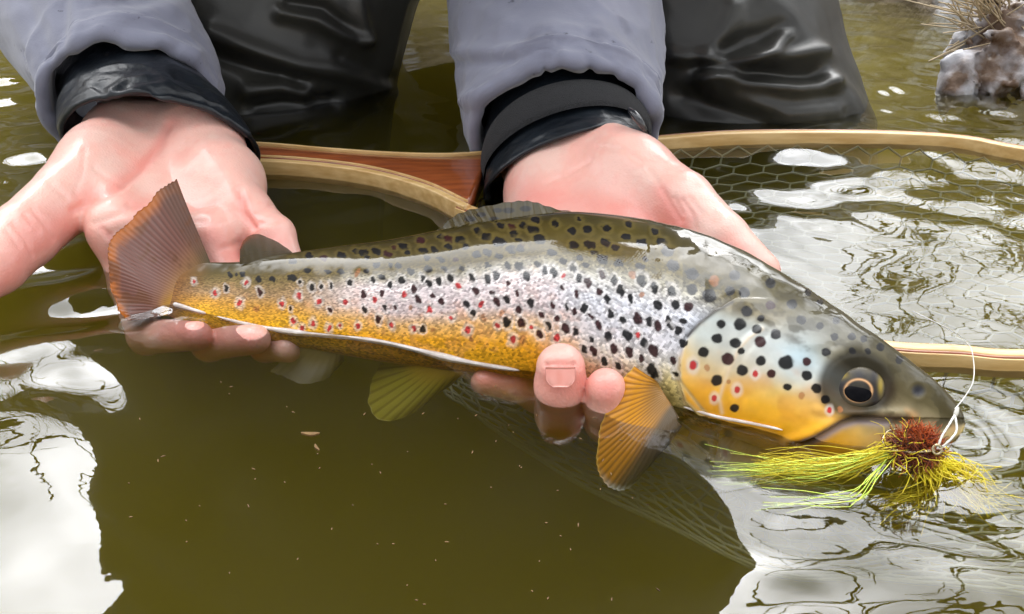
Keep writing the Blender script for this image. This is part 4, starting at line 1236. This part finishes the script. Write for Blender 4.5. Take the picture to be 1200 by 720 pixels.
# hook-and-loop strap round the left cuff, with its pull tab
def strap():
    r0 = (A(664, 186, .5585), 0.0512 * scr(.965, .26, 0), 0.0432 * scr(-.10, .49, -.87))
    r1 = (A(663, 160, .582), 0.0502 * scr(.985, .15, 0), 0.0455 * scr(-.05, .58, -.81))
    G, th, s = ring_tube([r0, ((r0[0] + r1[0]) / 2, (r0[1] + r1[1]) / 2 * 1.012, (r0[2] + r1[2]) / 2 * 1.012), r1], 14, 160)
    C = G.mean(1, keepdims=True); R_ = G - C; R_ /= np.linalg.norm(R_, axis=2)[..., None]
    off = 0.0022 * np.sin(np.linspace(0.0, math.pi, 14))[:, None, None] ** 0.4
    return mk('cuff_strap', (G + R_ * (off - 0.0008)).reshape(-1, 3), gridF(14, 160, True), m_fuzz, cuR)
strap()
m_tab = simple('pull_tab_rubber', (0.03, 0.032, 0.036), (0.015, 0.016, 0.02), 0.25, 300, coat=0.6)
Vt, Ft = tubeV(catmull([A(737, 128, .512), A(743, 134, .508), A(750, 143, .506), A(757, 153, .508)], 16), 0.0022 * np.sin(np.linspace(0.25, math.pi - 0.25, 16)) ** 0.5, 10)
mk('pull_tab', Vt, Ft, m_tab, cuR)

# ---- waders: both legs and seat, wet glossy membrane fabric
m_wader, n, l, b = nodes_of('wader_fabric')
o, f, v = noise_mix(n, l, (0.030, 0.029, 0.023), (0.014, 0.0135, 0.011), 12, 6, 0.35, 0.65)
l.new(o, b.inputs['Base Color'])
setp(b, Roughness=0.55, Specular_IOR_Level=0.25, Coat_Weight=0.5, Coat_Roughness=0.32, Coat_IOR=1.55)
t3 = n.new('ShaderNodeTexNoise'); t3.inputs['Scale'].default_value = 700; t3.inputs['Detail'].default_value = 3
l.new(v, t3.inputs['Vector']); add_bump(n, l, b, t3.outputs['Fac'], 0.25, 0.0005)
def leg(path, rads, seed, strokes):
    rings = [(np.array(c), r * np.array([1.0, 0.0, 0.05]), r * 0.95 * nrm([0.0, -1.0, 0.25])) for c, r in zip(path, rads)]
    G, th, s = ring_tube(rings, 320, 320)
    C = G.mean(1, keepdims=True); R_ = G - C; R_ /= np.linalg.norm(R_, axis=2)[..., None]
    G = G + R_ * foldfn(0.0045, seed, 4, 1.4)(th[None], s[:, None], G)[..., None]
    ob = mk('leg', G.reshape(-1, 3), gridF(320, 320, True)[:, ::-1].copy(), m_wader, waders)
    sculpt(ob, [(p_, w_ * 1.6, h_ * 1.15) for p_, w_, h_ in strokes])
    return ob
def seat_sdf(P):
    d = cone(P, (-0.16, 0.50, 0.20), (0.04, 0.50, 0.20), .115, .115)
    return smin(d, cone(P, (-0.07, 0.56, 0.25), (-0.07, 0.56, 0.38), .14, .15), .06)
V, F = sdf_mesh(seat_sdf, (-0.36, 0.32, 0.02), (0.25, 0.78, 0.56), 0.012)
waders = mk('waders', V, F, m_wader, PERSON)
leg([(-0.12, 0.52, 0.26), (-0.155, 0.455, 0.13), (-0.195, 0.385, 0.02), (-0.215, 0.36, -0.12), (-0.22, 0.36, -0.46)], (.12, .122, .112, .105, .085), 91,
    [([(330, 15), (370, 24), (400, 40), (425, 46)], 6, 0.006), ([(340, 5), (380, 10), (418, 40)], 5, -0.005), ([(420, 0), (428, 45)], 5, 0.004), ([(250, 40), (300, 60), (350, 78), (400, 82), (460, 104)], 8, 0.006),
     ([(240, 62), (300, 82), (350, 95)], 7, -0.006), ([(290, 108), (330, 100), (355, 112)], 7, 0.006), ([(300, 126), (340, 120), (390, 118)], 6, -0.005), ([(290, 160), (330, 150), (400, 140)], 8, 0.004), ([(400, 70), (440, 90), (470, 100)], 6, -0.004)])
leg([(0.06, 0.52, 0.26), (0.095, 0.455, 0.13), (0.145, 0.375, 0.03), (0.185, 0.345, -0.10), (0.21, 0.34, -0.46)], (.12, .118, .108, .105, .085), 95,
    [([(825, 95), (860, 84), (900, 62), (918, 42)], 6, 0.0075), ([(850, 60), (880, 45), (915, 36)], 8, -0.006), ([(790, 65), (840, 74), (900, 70), (960, 62)], 6, 0.006), ([(830, 92), (880, 100), (930, 106), (968, 100)], 7, 0.0085),
     ([(820, 78), (880, 84), (950, 90)], 6, -0.007), ([(840, 108), (880, 122), (920, 134), (975, 130)], 8, 0.005), ([(800, 115), (850, 128), (900, 142)], 9, -0.005), ([(860, 10), (850, 40), (830, 70)], 8, 0.004),
     ([(900, 0), (940, 40), (960, 70)], 10, 0.003), ([(975, 95), (1000, 120), (1018, 145)], 8, 0.004)])

# ================================================================== LANDING NET
NET = empty('landing_net', at_z(430, 195, 0.0), 'wooden landing net with laminated hoop floating behind the trout', 'net')
m_ash = simple('ash_wood', (0.78, 0.54, 0.24), (0.60, 0.37, 0.13), 0.42, 30, 0.15, 200, 0.0004, coat=0.45, vec=(1, 8, 8), Coat_Roughness=0.1)
m_mah = simple('mahogany_wood', (0.36, 0.088, 0.020), (0.22, 0.050, 0.012), 0.28, 30, 0.15, 200, 0.0004, coat=0.9, vec=(1, 10, 10), Coat_Roughness=0.08)
hz = 0.003
far = [at_z(x, y, hz) for x, y in ((556, 200), (620, 186), (700, 175), (780, 168), (860, 163), (950, 162), (1050, 164), (1130, 170), (1200, 183))]
nearb = [at_z(x, y, hz) for x, y in ((1200, 424), (1120, 419), (1045, 415), (960, 402), (860, 376), (760, 340), (660, 292), (600, 272), (565, 258), (540, 248))]
e0, e1 = far[-1], nearb[0]
end = [np.array([e0[0] + 0.075, e0[1] - 0.030, hz]), np.array([e0[0] + 0.125, (e0[1] + e1[1]) / 2 + 0.02, hz]), np.array([e0[0] + 0.10, e1[1] + 0.035, hz]), np.array([e1[0] + 0.08, e1[1] + 0.006, hz])]
def sweep(path, prof, name, mat, parent):
    """profile points (outward, up) swept along a flat path"""
    P = np.asarray(path)
    T = np.gradient(P, axis=0); T[:, 2] = 0; T /= np.linalg.norm(T, axis=1)[:, None]
    Nn = np.stack([-T[:, 1], T[:, 0], 0 * T[:, 0]], 1)
    G = np.stack([P + Nn * a + np.array([0, 0, 1.0]) * c for a, c in prof], 1)
    m = len(prof)
    F = [tuple(f) for f in gridF(len(P), m, True)] + [tuple(range(m)), tuple((len(P) - 1) * m + k for k in range(m))[::-1]]
    ob = mk(name, G.reshape(-1, 3), F, mat, parent)
    return ob
def rrect(a0, a1, c0, c1, r=0.0012):
    out = []
    for (ca, cc, s0) in ((a1 - r, c1 - r, 0), (a0 + r, c1 - r, 90), (a0 + r, c0 + r, 180), (a1 - r, c0 + r, 270)):
        for k in range(4):
            t = math.radians(s0 + k * 30)
            out.append((ca + r * math.cos(t), cc + r * math.sin(t)))
    return out
hoop_path = catmull(far + end + nearb, 420)
hoop_path[:, 2] += 0.0015 * vnoise(hoop_path, 6, 4)
hoop = sweep(hoop_path, rrect(-0.0034, 0.0022, -0.006, 0.0048, 0.001), 'hoop', m_ash, NET)
sweep(hoop_path, rrect(0.0024, 0.0036, -0.005, 0.0046, 0.0004), 'accent_strip', m_mah, hoop)
sweep(hoop_path, rrect(0.0038, 0.0048, -0.005, 0.0042, 0.0004), 'outer_strip', m_ash, hoop)
# handle: mahogany wedge between two pale laminations
up = [at_z(x, y, hz) for x, y in ((130, 172), (220, 176), (310, 181), (380, 187), (450, 192), (520, 194), (575, 191))]
lo_ = [at_z(x, y, hz) for x, y in ((130, 194), (220, 194), (310, 195), (380, 200), (440, 209), (500, 226), (548, 249))]
U_, L_ = catmull(up, 90), catmull(lo_, 90)
core = []
for a in (0.0, 1.0):
    pass
prof = np.linspace(0, 1, 9)
topz = 0.0056 + 0.0012 * np.sin(prof * math.pi)
Gt = U_[:, None] * (1 - prof)[None, :, None] + L_[:, None] * prof[None, :, None]
Gt[..., 2] = hz + topz[None]
# crook cut-out at the throat
fade = sstep(78, 90, np.arange(90))
Gb = Gt.copy(); Gb[..., 2] = hz - 0.006
ng = 90
ring = np.concatenate([Gt, Gb[:, ::-1]], 1)
F = [tuple(f) for f in gridF(ng, 18, True)] + [tuple(range(18)), tuple((ng - 1) * 18 + k for k in range(18))[::-1]]
handle = mk('handle', ring.reshape(-1, 3), F, m_mah, NET)
sweep(catmull([p + np.array([0, 0.002, 0]) for p in up], 90), rrect(-0.0010, 0.0010, -0.006, 0.0072, 0.0005), 'pale_lamination', m_ash, handle)
sweep(catmull([p + np.array([0, -0.0045, 0]) for p in lo_], 90), rrect(-0.0022, 0.0026, -0.006, 0.0062, 0.001), 'pale_lamination', m_ash, handle)
sweep(catmull([p + np.array([0, 0.0012, 0]) for p in lo_], 90), rrect(-0.0006, 0.0006, -0.004, 0.0068, 0.0003), 'pale_lamination', m_ash, handle)

# rubber mesh bag: hexagonal cells, hanging from the hoop and drifting towards the camera
m_rub, n, l, b = nodes_of('net_rubber')
o, f, v = noise_mix(n, l, (0.42, 0.44, 0.30), (0.34, 0.36, 0.24), 40)
l.new(o, b.inputs['Base Color']); setp(b, Roughness=0.35)
loop = catmull(far + end + nearb, 480, closed=True)
d = np.concatenate([[0], np.cumsum(np.linalg.norm(np.diff(np.vstack([loop, loop[:1]]), axis=0), axis=1))])
def on_loop(t):
    q = (np.asarray(t) % 1.0) * d[-1]
    L2 = np.vstack([loop, loop[:1]])
    return np.stack([np.interp(q, d, L2[:, k]) for k in range(3)], -1)
ctr = loop.mean(0)
NTC, NSC = 60, 26
def bag(t, s):
    H = on_loop(t)
    r = np.sqrt(np.clip(1 - (np.clip(s, 0, 1) * 0.985) ** 5.0, 0, 1)) * 0.97
    c = ctr + np.stack([-0.045 * s, -0.125 * s ** 1.1, -0.060 * np.sin(np.clip(s, 0, 1) * 1.5) ** 0.6], -1)
    rel = H - ctr
    P = c + rel * r[..., None]
    P[..., 2] = c[..., 2] - 0.004
    P = P + 0.004 * np.stack([np.sin(t * 40 + s * 9), np.cos(t * 33 - s * 7), np.sin(t * 47)], -1) * np.clip(s * 3, 0, 1)[..., None]
    return P
j, k = np.meshgrid(np.arange(NSC), np.arange(2 * NTC), indexing='ij')
sg = np.where((j + k) % 2 == 1, 1, -1)
sv = np.clip((j + 0.17 * sg + 0.17) / (NSC - 0.6), 0, 1)
NP = bag(k / (2.0 * NTC), sv)
E = []
for jj in range(NSC):
    for kk in range(2 * NTC):
        E.append(((jj, kk), (jj, (kk + 1) % (2 * NTC))))
        if jj + 1 < NSC and (jj + kk) % 2 == 1:
            E.append(((jj, kk), (jj + 1, kk)))
A_ = np.array([NP[a] for a, b_ in E]); B_ = np.array([NP[b_] for a, b_ in E])
T_ = B_ - A_; Ln = np.linalg.norm(T_, axis=1); ok = Ln > 0.0006
A_, B_, T_, Ln = A_[ok], B_[ok], T_[ok], Ln[ok]
T_ /= Ln[:, None]
up_ = np.where((np.abs(T_[:, 2]) > 0.9)[:, None], np.array([[1.0, 0, 0]]), np.array([[0, 0, 1.0]]))
S1 = np.cross(T_, up_); S1 /= np.linalg.norm(S1, axis=1)[:, None]; S2 = np.cross(T_, S1)
rr_ = 0.00075
rows = []
for cpt in (A_ - T_ * 0.0004, B_ + T_ * 0.0004):
    for an in (0, 72, 144, 216, 288):
        rows.append(cpt + rr_ * (math.cos(math.radians(an)) * S1 + math.sin(math.radians(an)) * S2))
V = np.stack(rows, 1).reshape(-1, 3)
b0 = np.arange(len(A_))[:, None] * 10
F = np.concatenate([b0 + np.array([[q, (q + 1) % 5, 5 + (q + 1) % 5, 5 + q]]) for q in range(5)])
tag(mk('mesh_bag', V, F, m_rub, NET), kind='stuff')

# ================================================================== FLY AND LINE
FLY = empty('streamer_fly', at(1070, 525, .352), 'rust and yellow streamer fly hooked in the corner of the trout\'s mouth', 'fly')
m_rust = simple('rust_dubbing', (0.40, 0.10, 0.022), (0.16, 0.035, 0.012), 0.5, 250)
m_yel = simple('yellow_marabou', (0.90, 0.78, 0.03), (0.78, 0.60, 0.03), 0.55, 200)
m_flash = simple('green_flash', (0.45, 0.72, 0.10), (0.70, 0.72, 0.12), 0.15, 900, Metallic=0.7)
m_hook = simple('hook_steel', (0.55, 0.46, 0.28), (0.40, 0.33, 0.2), 0.22, 300, Metallic=0.9)
r = np.random.RandomState(12)
fd = {}
def fat(px, py, off=0.0):
    """in front of the jaw, at the water surface"""
    z = 0.004 - (py - 505) * 0.00006
    return at_z(px, py, max(z, -0.004)) + np.array([0, 0, off])
fc = on_fish(1070, 526, 0.024)
def hair(name, mat, n_h, start, mid, end_, js, jm, je, rad, parent, seg=9, kind=True, wild=0.0):
    parts = []
    for i in range(n_h):
        a = start + r.randn(3) * js; m_ = mid + r.randn(3) * jm; e_ = end_ + r.randn(3) * je
        w_ = r.randn(3) * wild
        pth = catmull([a, (a + m_) / 2 + w_ * .5, m_, (m_ + e_) / 2 - w_, e_], seg)
        parts.append(tubeV(pth, np.linspace(rad, rad * 0.45, seg), 4))
    V, F = join(parts)
    o = mk(name, V, F, mat, parent)
    if kind: tag(o, kind='stuff')
    return o
# dubbed head: a ragged wad of kinked fibres over a small core
cV, cF = sdf_mesh(lambda P: ellip(P, fc, (.0070, .0048, .0048)) + 0.0, fc - .016, fc + .016, 0.001)
cV = cV + 0.0030 * np.stack([vnoise(cV, 260, 1), vnoise(cV, 260, 2), vnoise(cV, 260, 3)], 1)
m_mar = simple('maroon_dubbing', (0.13, 0.024, 0.014), (0.05, 0.012, 0.010), 0.6, 300)
m_org = simple('orange_dubbing', (0.62, 0.13, 0.02), (0.42, 0.07, 0.015), 0.6, 300)
dub = mk('dubbed_head', cV, cF, m_mar, FLY)
def fibres(name, mat, n_f, ln0, ln1, bias, rad):
    parts = []
    for i in range(n_f):
        dirv = nrm(r.randn(3) + bias); base = fc + dirv * np.array([.0072, .0050, .0050]) * (0.8 + 0.3 * r.rand())
        tan = nrm(np.cross(dirv, r.randn(3)))
        ln = ln0 + (ln1 - ln0) * r.rand() ** 2
        kink = nrm(r.randn(3)) * ln * .35
        pth = np.array([base, base + dirv * ln * .4 + tan * ln * .4, base + dirv * ln * .55 + tan * ln * .9 + kink, base + dirv * ln * .9 + tan * ln * 1.2 + kink * .4])
        parts.append(tubeV(catmull(pth, 7), np.linspace(rad, rad * .4, 7), 4))
    V, F = join(parts)
    tag(mk(name, V, F, mat, dub), kind='stuff')
fibres('maroon_fibres', m_mar, 420, .0015, .0055, np.array([0.0, 0, -.2]), .00024)
fibres('rust_fibres', m_rust, 520, .0015, .006, np.array([0.2, 0, .2]), .00022)
fibres('orange_fibres', m_org, 460, .0015, .0055, 1.6 * CU + 0.8 * CR, .00022)
fibres('yellow_hackle', m_yel, 45, .005, .011, -1.0 * CR - 0.5 * CF, .00022)
hair('wing_fibres', m_yel, 120, on_fish(1046, 528, .026), at_z(985, 546, .0005), at_z(890, 553, -.002), .0014, .0022, .0034, 0.00016, FLY, wild=.0018)
hair('tail_fibres', m_yel, 190, fc + scr(0.006, -0.004, 0), at_z(1105, 556, -.002), at_z(1146, 578, -.006), .002, .0035, .005, 0.00032, FLY, wild=.002)
hair('tail_fibres', m_yel, 50, fc + scr(0.004, -0.008, 0), at_z(1085, 580, -.004), at_z(1045, 588, -.008), .002, .003, .005, 0.0003, FLY, wild=.002)
hair('flash_strands', m_flash, 24, on_fish(1040, 530, .026), at_z(960, 551, .0006), at_z(850, 548, -.0005), .0012, .002, .004, 0.00017, FLY, wild=.0006)
hair('flash_strands', m_flash, 7, on_fish(1040, 536, .026), at_z(1000, 584, .0002), at_z(900, 588, 0), .0012, .002, .003, 0.00024, FLY, wild=.0006)
hk = [on_fish(1096, 528, .030), on_fish(1070, 530, .029), on_fish(1045, 527, .028), on_fish(1034, 518, .024), on_fish(1040, 506, .018), on_fish(1050, 503, .014)]
V, F = tubeV(catmull(hk, 40), 0.0006, 8)
hook = mk('hook', V, F, m_hook, FLY)
th = np.linspace(0, 2 * math.pi, 28)
ec = on_fish(1098, 527, .031)
V, F = tubeV(ec + 0.0016 * (np.cos(th)[:, None] * CR + np.sin(th)[:, None] * CU), 0.0005, 8)
mk('hook_eye', V, F, m_hook, hook)
# leader with its loop knot
m_line = simple('leader_line', (0.75, 0.74, 0.68), (0.68, 0.66, 0.58), 0.15, 400, coat=0.8)
LINE = empty('fishing_line', ec, 'thin clear fishing line knotted in a loop to the fly', 'line')
kn = on_fish(1119, 486, .026)
lp1 = catmull([ec, on_fish(1104, 511, .031), on_fish(1112, 498, .029), kn], 24)
lp2 = catmull([ec + CR * .0008, on_fish(1114, 515, .031), on_fish(1121, 504, .029), kn], 24)
V, F = join([tubeV(lp1, 0.00036 * (1 + 0.35 * np.sin(np.arange(24) * 2.1) ** 2), 8), tubeV(lp2, 0.00036 * (1 + 0.35 * np.sin(np.arange(24) * 2.3) ** 2), 8)])
mk('loop', V, F, m_line, LINE)
V, F = tubeV(catmull([kn - CU * .001, kn + CR * .0004 + CU * .0005, kn + CR * .0012 + CU * .0028], 10), 0.0009 * np.sin(np.linspace(0.4, 2.7, 10)), 8)
mk('knot', V, F, m_line, LINE)
V, F = tubeV(catmull([kn + CU * .002, on_fish(1130, 466, .022), on_fish(1140, 448, .02), on_fish(1141, 425, .016), on_fish(1134, 402, .008), at_z(1110, 385, 0.002), at_z(1070, 365, 0.001)], 60), 0.00022, 8)
mk('leader', V, F, m_line, LINE)

# ================================================================== ICY ROOT, DEBRIS
ROOT = empty('icy_root', at_z(1180, 95, 0.0), 'frosted tangle of bank root glazed with ice beside the water', 'root')
m_ice, n, l, b = nodes_of('root_ice')
o, f, v = noise_mix(n, l, (0.42, 0.42, 0.45), (0.10, 0.055, 0.028), 26, 7, 0.42, 0.56)
l.new(o, b.inputs['Base Color']); setp(b, Roughness=0.6, Coat_Weight=0.2, Coat_Roughness=0.12, Subsurface_Weight=0.3)
b.inputs['Subsurface Radius'].default_value = (.01, .01, .012)
t3 = n.new('ShaderNodeTexNoise'); t3.inputs['Scale'].default_value = 120; t3.inputs['Detail'].default_value = 5
l.new(v, t3.inputs['Vector']); add_bump(n, l, b, t3.outputs['Fac'], 0.5, 0.003)
m_bark = simple('root_bark', (0.13, 0.075, 0.035), (0.05, 0.03, 0.016), 0.8, 60, 0.7, 150, 0.003)
def q(px, py, d_): return at(px, py, d_)
rp = [q(1215, 10, .80), q(1185, 45, .775), q(1160, 66, .762), q(1130, 85, .752), q(1118, 100, .75)]
rp2 = [q(1230, 40, .79), q(1200, 72, .762), q(1178, 92, .748), q(1160, 104, .744)]
rp3 = [q(1180, -20, .83), q(1170, 22, .80), q(1146, 46, .785), q(1124, 66, .775)]
def ice_sdf(P):
    d = None
    for pth, r0, r1 in ((rp, .034, .010), (rp2, .030, .012), (rp3, .018, .008)):
        for i in range(len(pth) - 1):
            a = r0 + (r1 - r0) * i / (len(pth) - 1); b2 = r0 + (r1 - r0) * (i + 1) / (len(pth) - 1)
            e = cone(P, pth[i], pth[i + 1], a, b2)
            d = e if d is None else smin(d, e, .012)
    Q = P.reshape(-1, 3)
    nn_ = (0.011 * vnoise(Q, 42, 3) + 0.006 * vnoise(Q, 100, 4) + 0.004 * np.abs(vnoise(Q, 190, 5)) + 0.002 * vnoise(Q, 380, 6)).reshape(d.shape)
    return d + nn_
lo, hi = np.min(rp + rp2 + rp3, 0) - .06, np.max(rp + rp2 + rp3, 0) + .06
V, F = sdf_mesh(ice_sdf, lo, hi, .0028)
mk('ice_glaze', V, F, m_ice, ROOT)
parts = []
for i in range(5):
    a = q(1170 + 60 * r.rand(), 0 + 40 * r.rand(), .76 + .03 * r.rand()); 
    e_ = a + np.array([-.02 + .01 * r.randn(), -.01, .035 + .01 * r.randn()])
    parts.append(tubeV(catmull([a, (a + e_) / 2 + r.randn(3) * .008, e_], 12), np.linspace(.0032, .0012, 12), 7))
V, F = join(parts)
mk('rootlets', V, F, m_bark, ROOT)
parts = []
for i in range(90):
    a = q(1135 + 65 * r.rand(), 5 + 45 * r.rand(), .755 + .03 * r.rand())
    dr = nrm(np.array([-0.6 + .5 * r.randn(), -.2, .5 + .4 * r.randn()])) * (.02 + .05 * r.rand())
    parts.append(tubeV(catmull([a - dr * .5, a + r.randn(3) * .003, a + dr], 8), np.linspace(.0011, .0005, 8), 5))
V, F = join(parts)
tag(mk('straw', V, F, m_straw, ROOT), kind='stuff')
# straw stalk hanging over the dark bank
V, F = tubeV(catmull([q(1146, 26, .77), q(1160, 8, .775), q(1172, -14, .78)], 14), .0016, 7)
mk('stalk', V, F, simple('stalk_straw', (0.42, 0.20, 0.05), (0.30, 0.14, 0.04), 0.6, 80), ROOT)

m_leafbit = simple('leaf_fragment', (0.24, 0.14, 0.05), (0.15, 0.08, 0.03), 0.6, 200)
for (x, y, w_, h_, an, lab) in ((364, 509, .0034, .0009, -.05, 'tiny tan leaf fragment floating on the still olive water'), (371, 525, .0020, .0005, -1.0, 'thin slanted plant sliver floating below the tan leaf fragment')):
    c = at_z(x, y, .0006)
    t_ = np.linspace(0, 2 * math.pi, 12, endpoint=False)
    rad = 1 + 0.25 * np.sin(t_ * 3 + x)
    pr = np.stack([np.cos(t_) * w_ * rad, np.sin(t_) * h_ * rad], 1)
    R2 = np.array([[math.cos(an), -math.sin(an)], [math.sin(an), math.cos(an)]])
    pr = pr @ R2.T
    Vt = np.vstack([np.c_[pr + c[:2], np.full(12, c[2] + .0005)], np.c_[pr * .9 + c[:2] * 1, np.full(12, c[2] - .0004)] if False else np.c_[(pr * .9) + c[:2], np.full(12, c[2] - .0004)]])
    F = [tuple(range(12)), tuple(range(23, 11, -1))] + [(i, 12 + i, 12 + (i + 1) % 12, (i + 1) % 12) for i in range(12)]
    tag(mk('leaf_fragment', Vt, F, m_leafbit, smooth=False), lab, 'leaf')

# ================================================================== WATER SKIN MEETS FISH AND HANDS
def meniscus():
    ptsets = []
    for V_ in (FV, get_co(body)):
        PXv = project(V_)
        i = (np.abs(V_[:, 2]) < 0.0011)
        ptsets.append(V_[i][:, :2])
    pts = np.vstack(ptsets)
    # thin the contact points
    key = np.unique(np.round(pts / 0.0012).astype(int), axis=0)
    pts = key * 0.0012
    lo, hi = pts.min(0) - .015, pts.max(0) + .015
    sel = np.where((WP[:, 0] > lo[0]) & (WP[:, 0] < hi[0]) & (WP[:, 1] > lo[1]) & (WP[:, 1] < hi[1]))[0]
    dmin = np.full(len(sel), 1.0)
    for c in range(0, len(pts), 200):
        dd = np.hypot(WP[sel, 0][:, None] - pts[None, c:c + 200, 0], WP[sel, 1][:, None] - pts[None, c:c + 200, 1])
        dmin = np.minimum(dmin, dd.min(1))
    WP[sel, 2] += 0.0010 * np.exp(-dmin / 0.0070)
meniscus()
WATER = tag(build_water(), kind='structure')

# near-white strips: waterline glint painted along the flank and round the fingertips
m_glint, n, l, b = nodes_of('waterline_glint')
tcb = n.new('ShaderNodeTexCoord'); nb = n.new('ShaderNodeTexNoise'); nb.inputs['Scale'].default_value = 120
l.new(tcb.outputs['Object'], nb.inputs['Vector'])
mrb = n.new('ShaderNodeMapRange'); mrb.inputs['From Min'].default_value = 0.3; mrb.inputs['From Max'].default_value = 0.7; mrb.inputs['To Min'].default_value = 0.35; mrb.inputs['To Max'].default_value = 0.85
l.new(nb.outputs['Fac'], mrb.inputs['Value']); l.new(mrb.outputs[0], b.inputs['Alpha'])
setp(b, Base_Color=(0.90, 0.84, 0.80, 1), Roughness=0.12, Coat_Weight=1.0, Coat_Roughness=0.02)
def glint_strip(path, rad):
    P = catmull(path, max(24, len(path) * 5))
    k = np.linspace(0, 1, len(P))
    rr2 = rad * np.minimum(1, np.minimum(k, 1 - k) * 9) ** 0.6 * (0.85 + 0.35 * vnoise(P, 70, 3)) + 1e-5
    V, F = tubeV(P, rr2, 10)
    mk('painted_glint', V, F, m_glint, WATER)
def flank_line(x0, x1, step):
    out = []
    for x in np.arange(x0, x1, step):
        s_ = (np.abs(FPX2[:, 0] - x) < 5) & (FNO @ EN > 0.0) & (np.abs(FV[:, 2] - 0.0006 - swell(FV[:, 0], FV[:, 1])) < 0.0016)
        if s_.any(): out.append(FV[s_].mean(0))
    out = np.array(out)
    kk = np.ones(3) / 3
    sm = np.stack([np.convolve(np.pad(out[:, i], 1, 'edge'), kk, 'valid') for i in range(3)], 1)
    sm[:, 2] = 0.0008 + swell(sm[:, 0], sm[:, 1])
    return sm + np.array([0, -0.0006, 0])
glint_strip(flank_line(250, 628, 14), 0.0015)
glint_strip(flank_line(200, 246, 9), 0.0010)
glint_strip(flank_line(796, 925, 14), 0.0006)
glint_strip([at_z(628, 446, .001), at_z(636, 454, .001), at_z(657, 461, .001), at_z(676, 456, .001), at_z(689, 443, .001)], 0.0009)
glint_strip([at_z(688, 464, .001), at_z(696, 476, .001), at_z(708, 483, .001)], 0.0008)
# drifting specks
r = np.random.RandomState(33)
parts = []
for i in range(70):
    c = at_z(140 + 640 * r.rand(), 440 + 270 * r.rand(), 0.0004)
    a = r.rand() * 3.14; ln = 0.0003 + 0.0007 * r.rand() ** 2
    dv = np.array([math.cos(a), math.sin(a), 0]) * ln
    parts.append(tubeV(np.array([c - dv, c, c + dv]), [0.00012, 0.00028, 0.00012], 5))
V, F = join(parts)
tag(mk('floating_specks', V, F, m_leafbit), 'fine pale specks drifting on the still olive water', 'specks', kind='stuff')
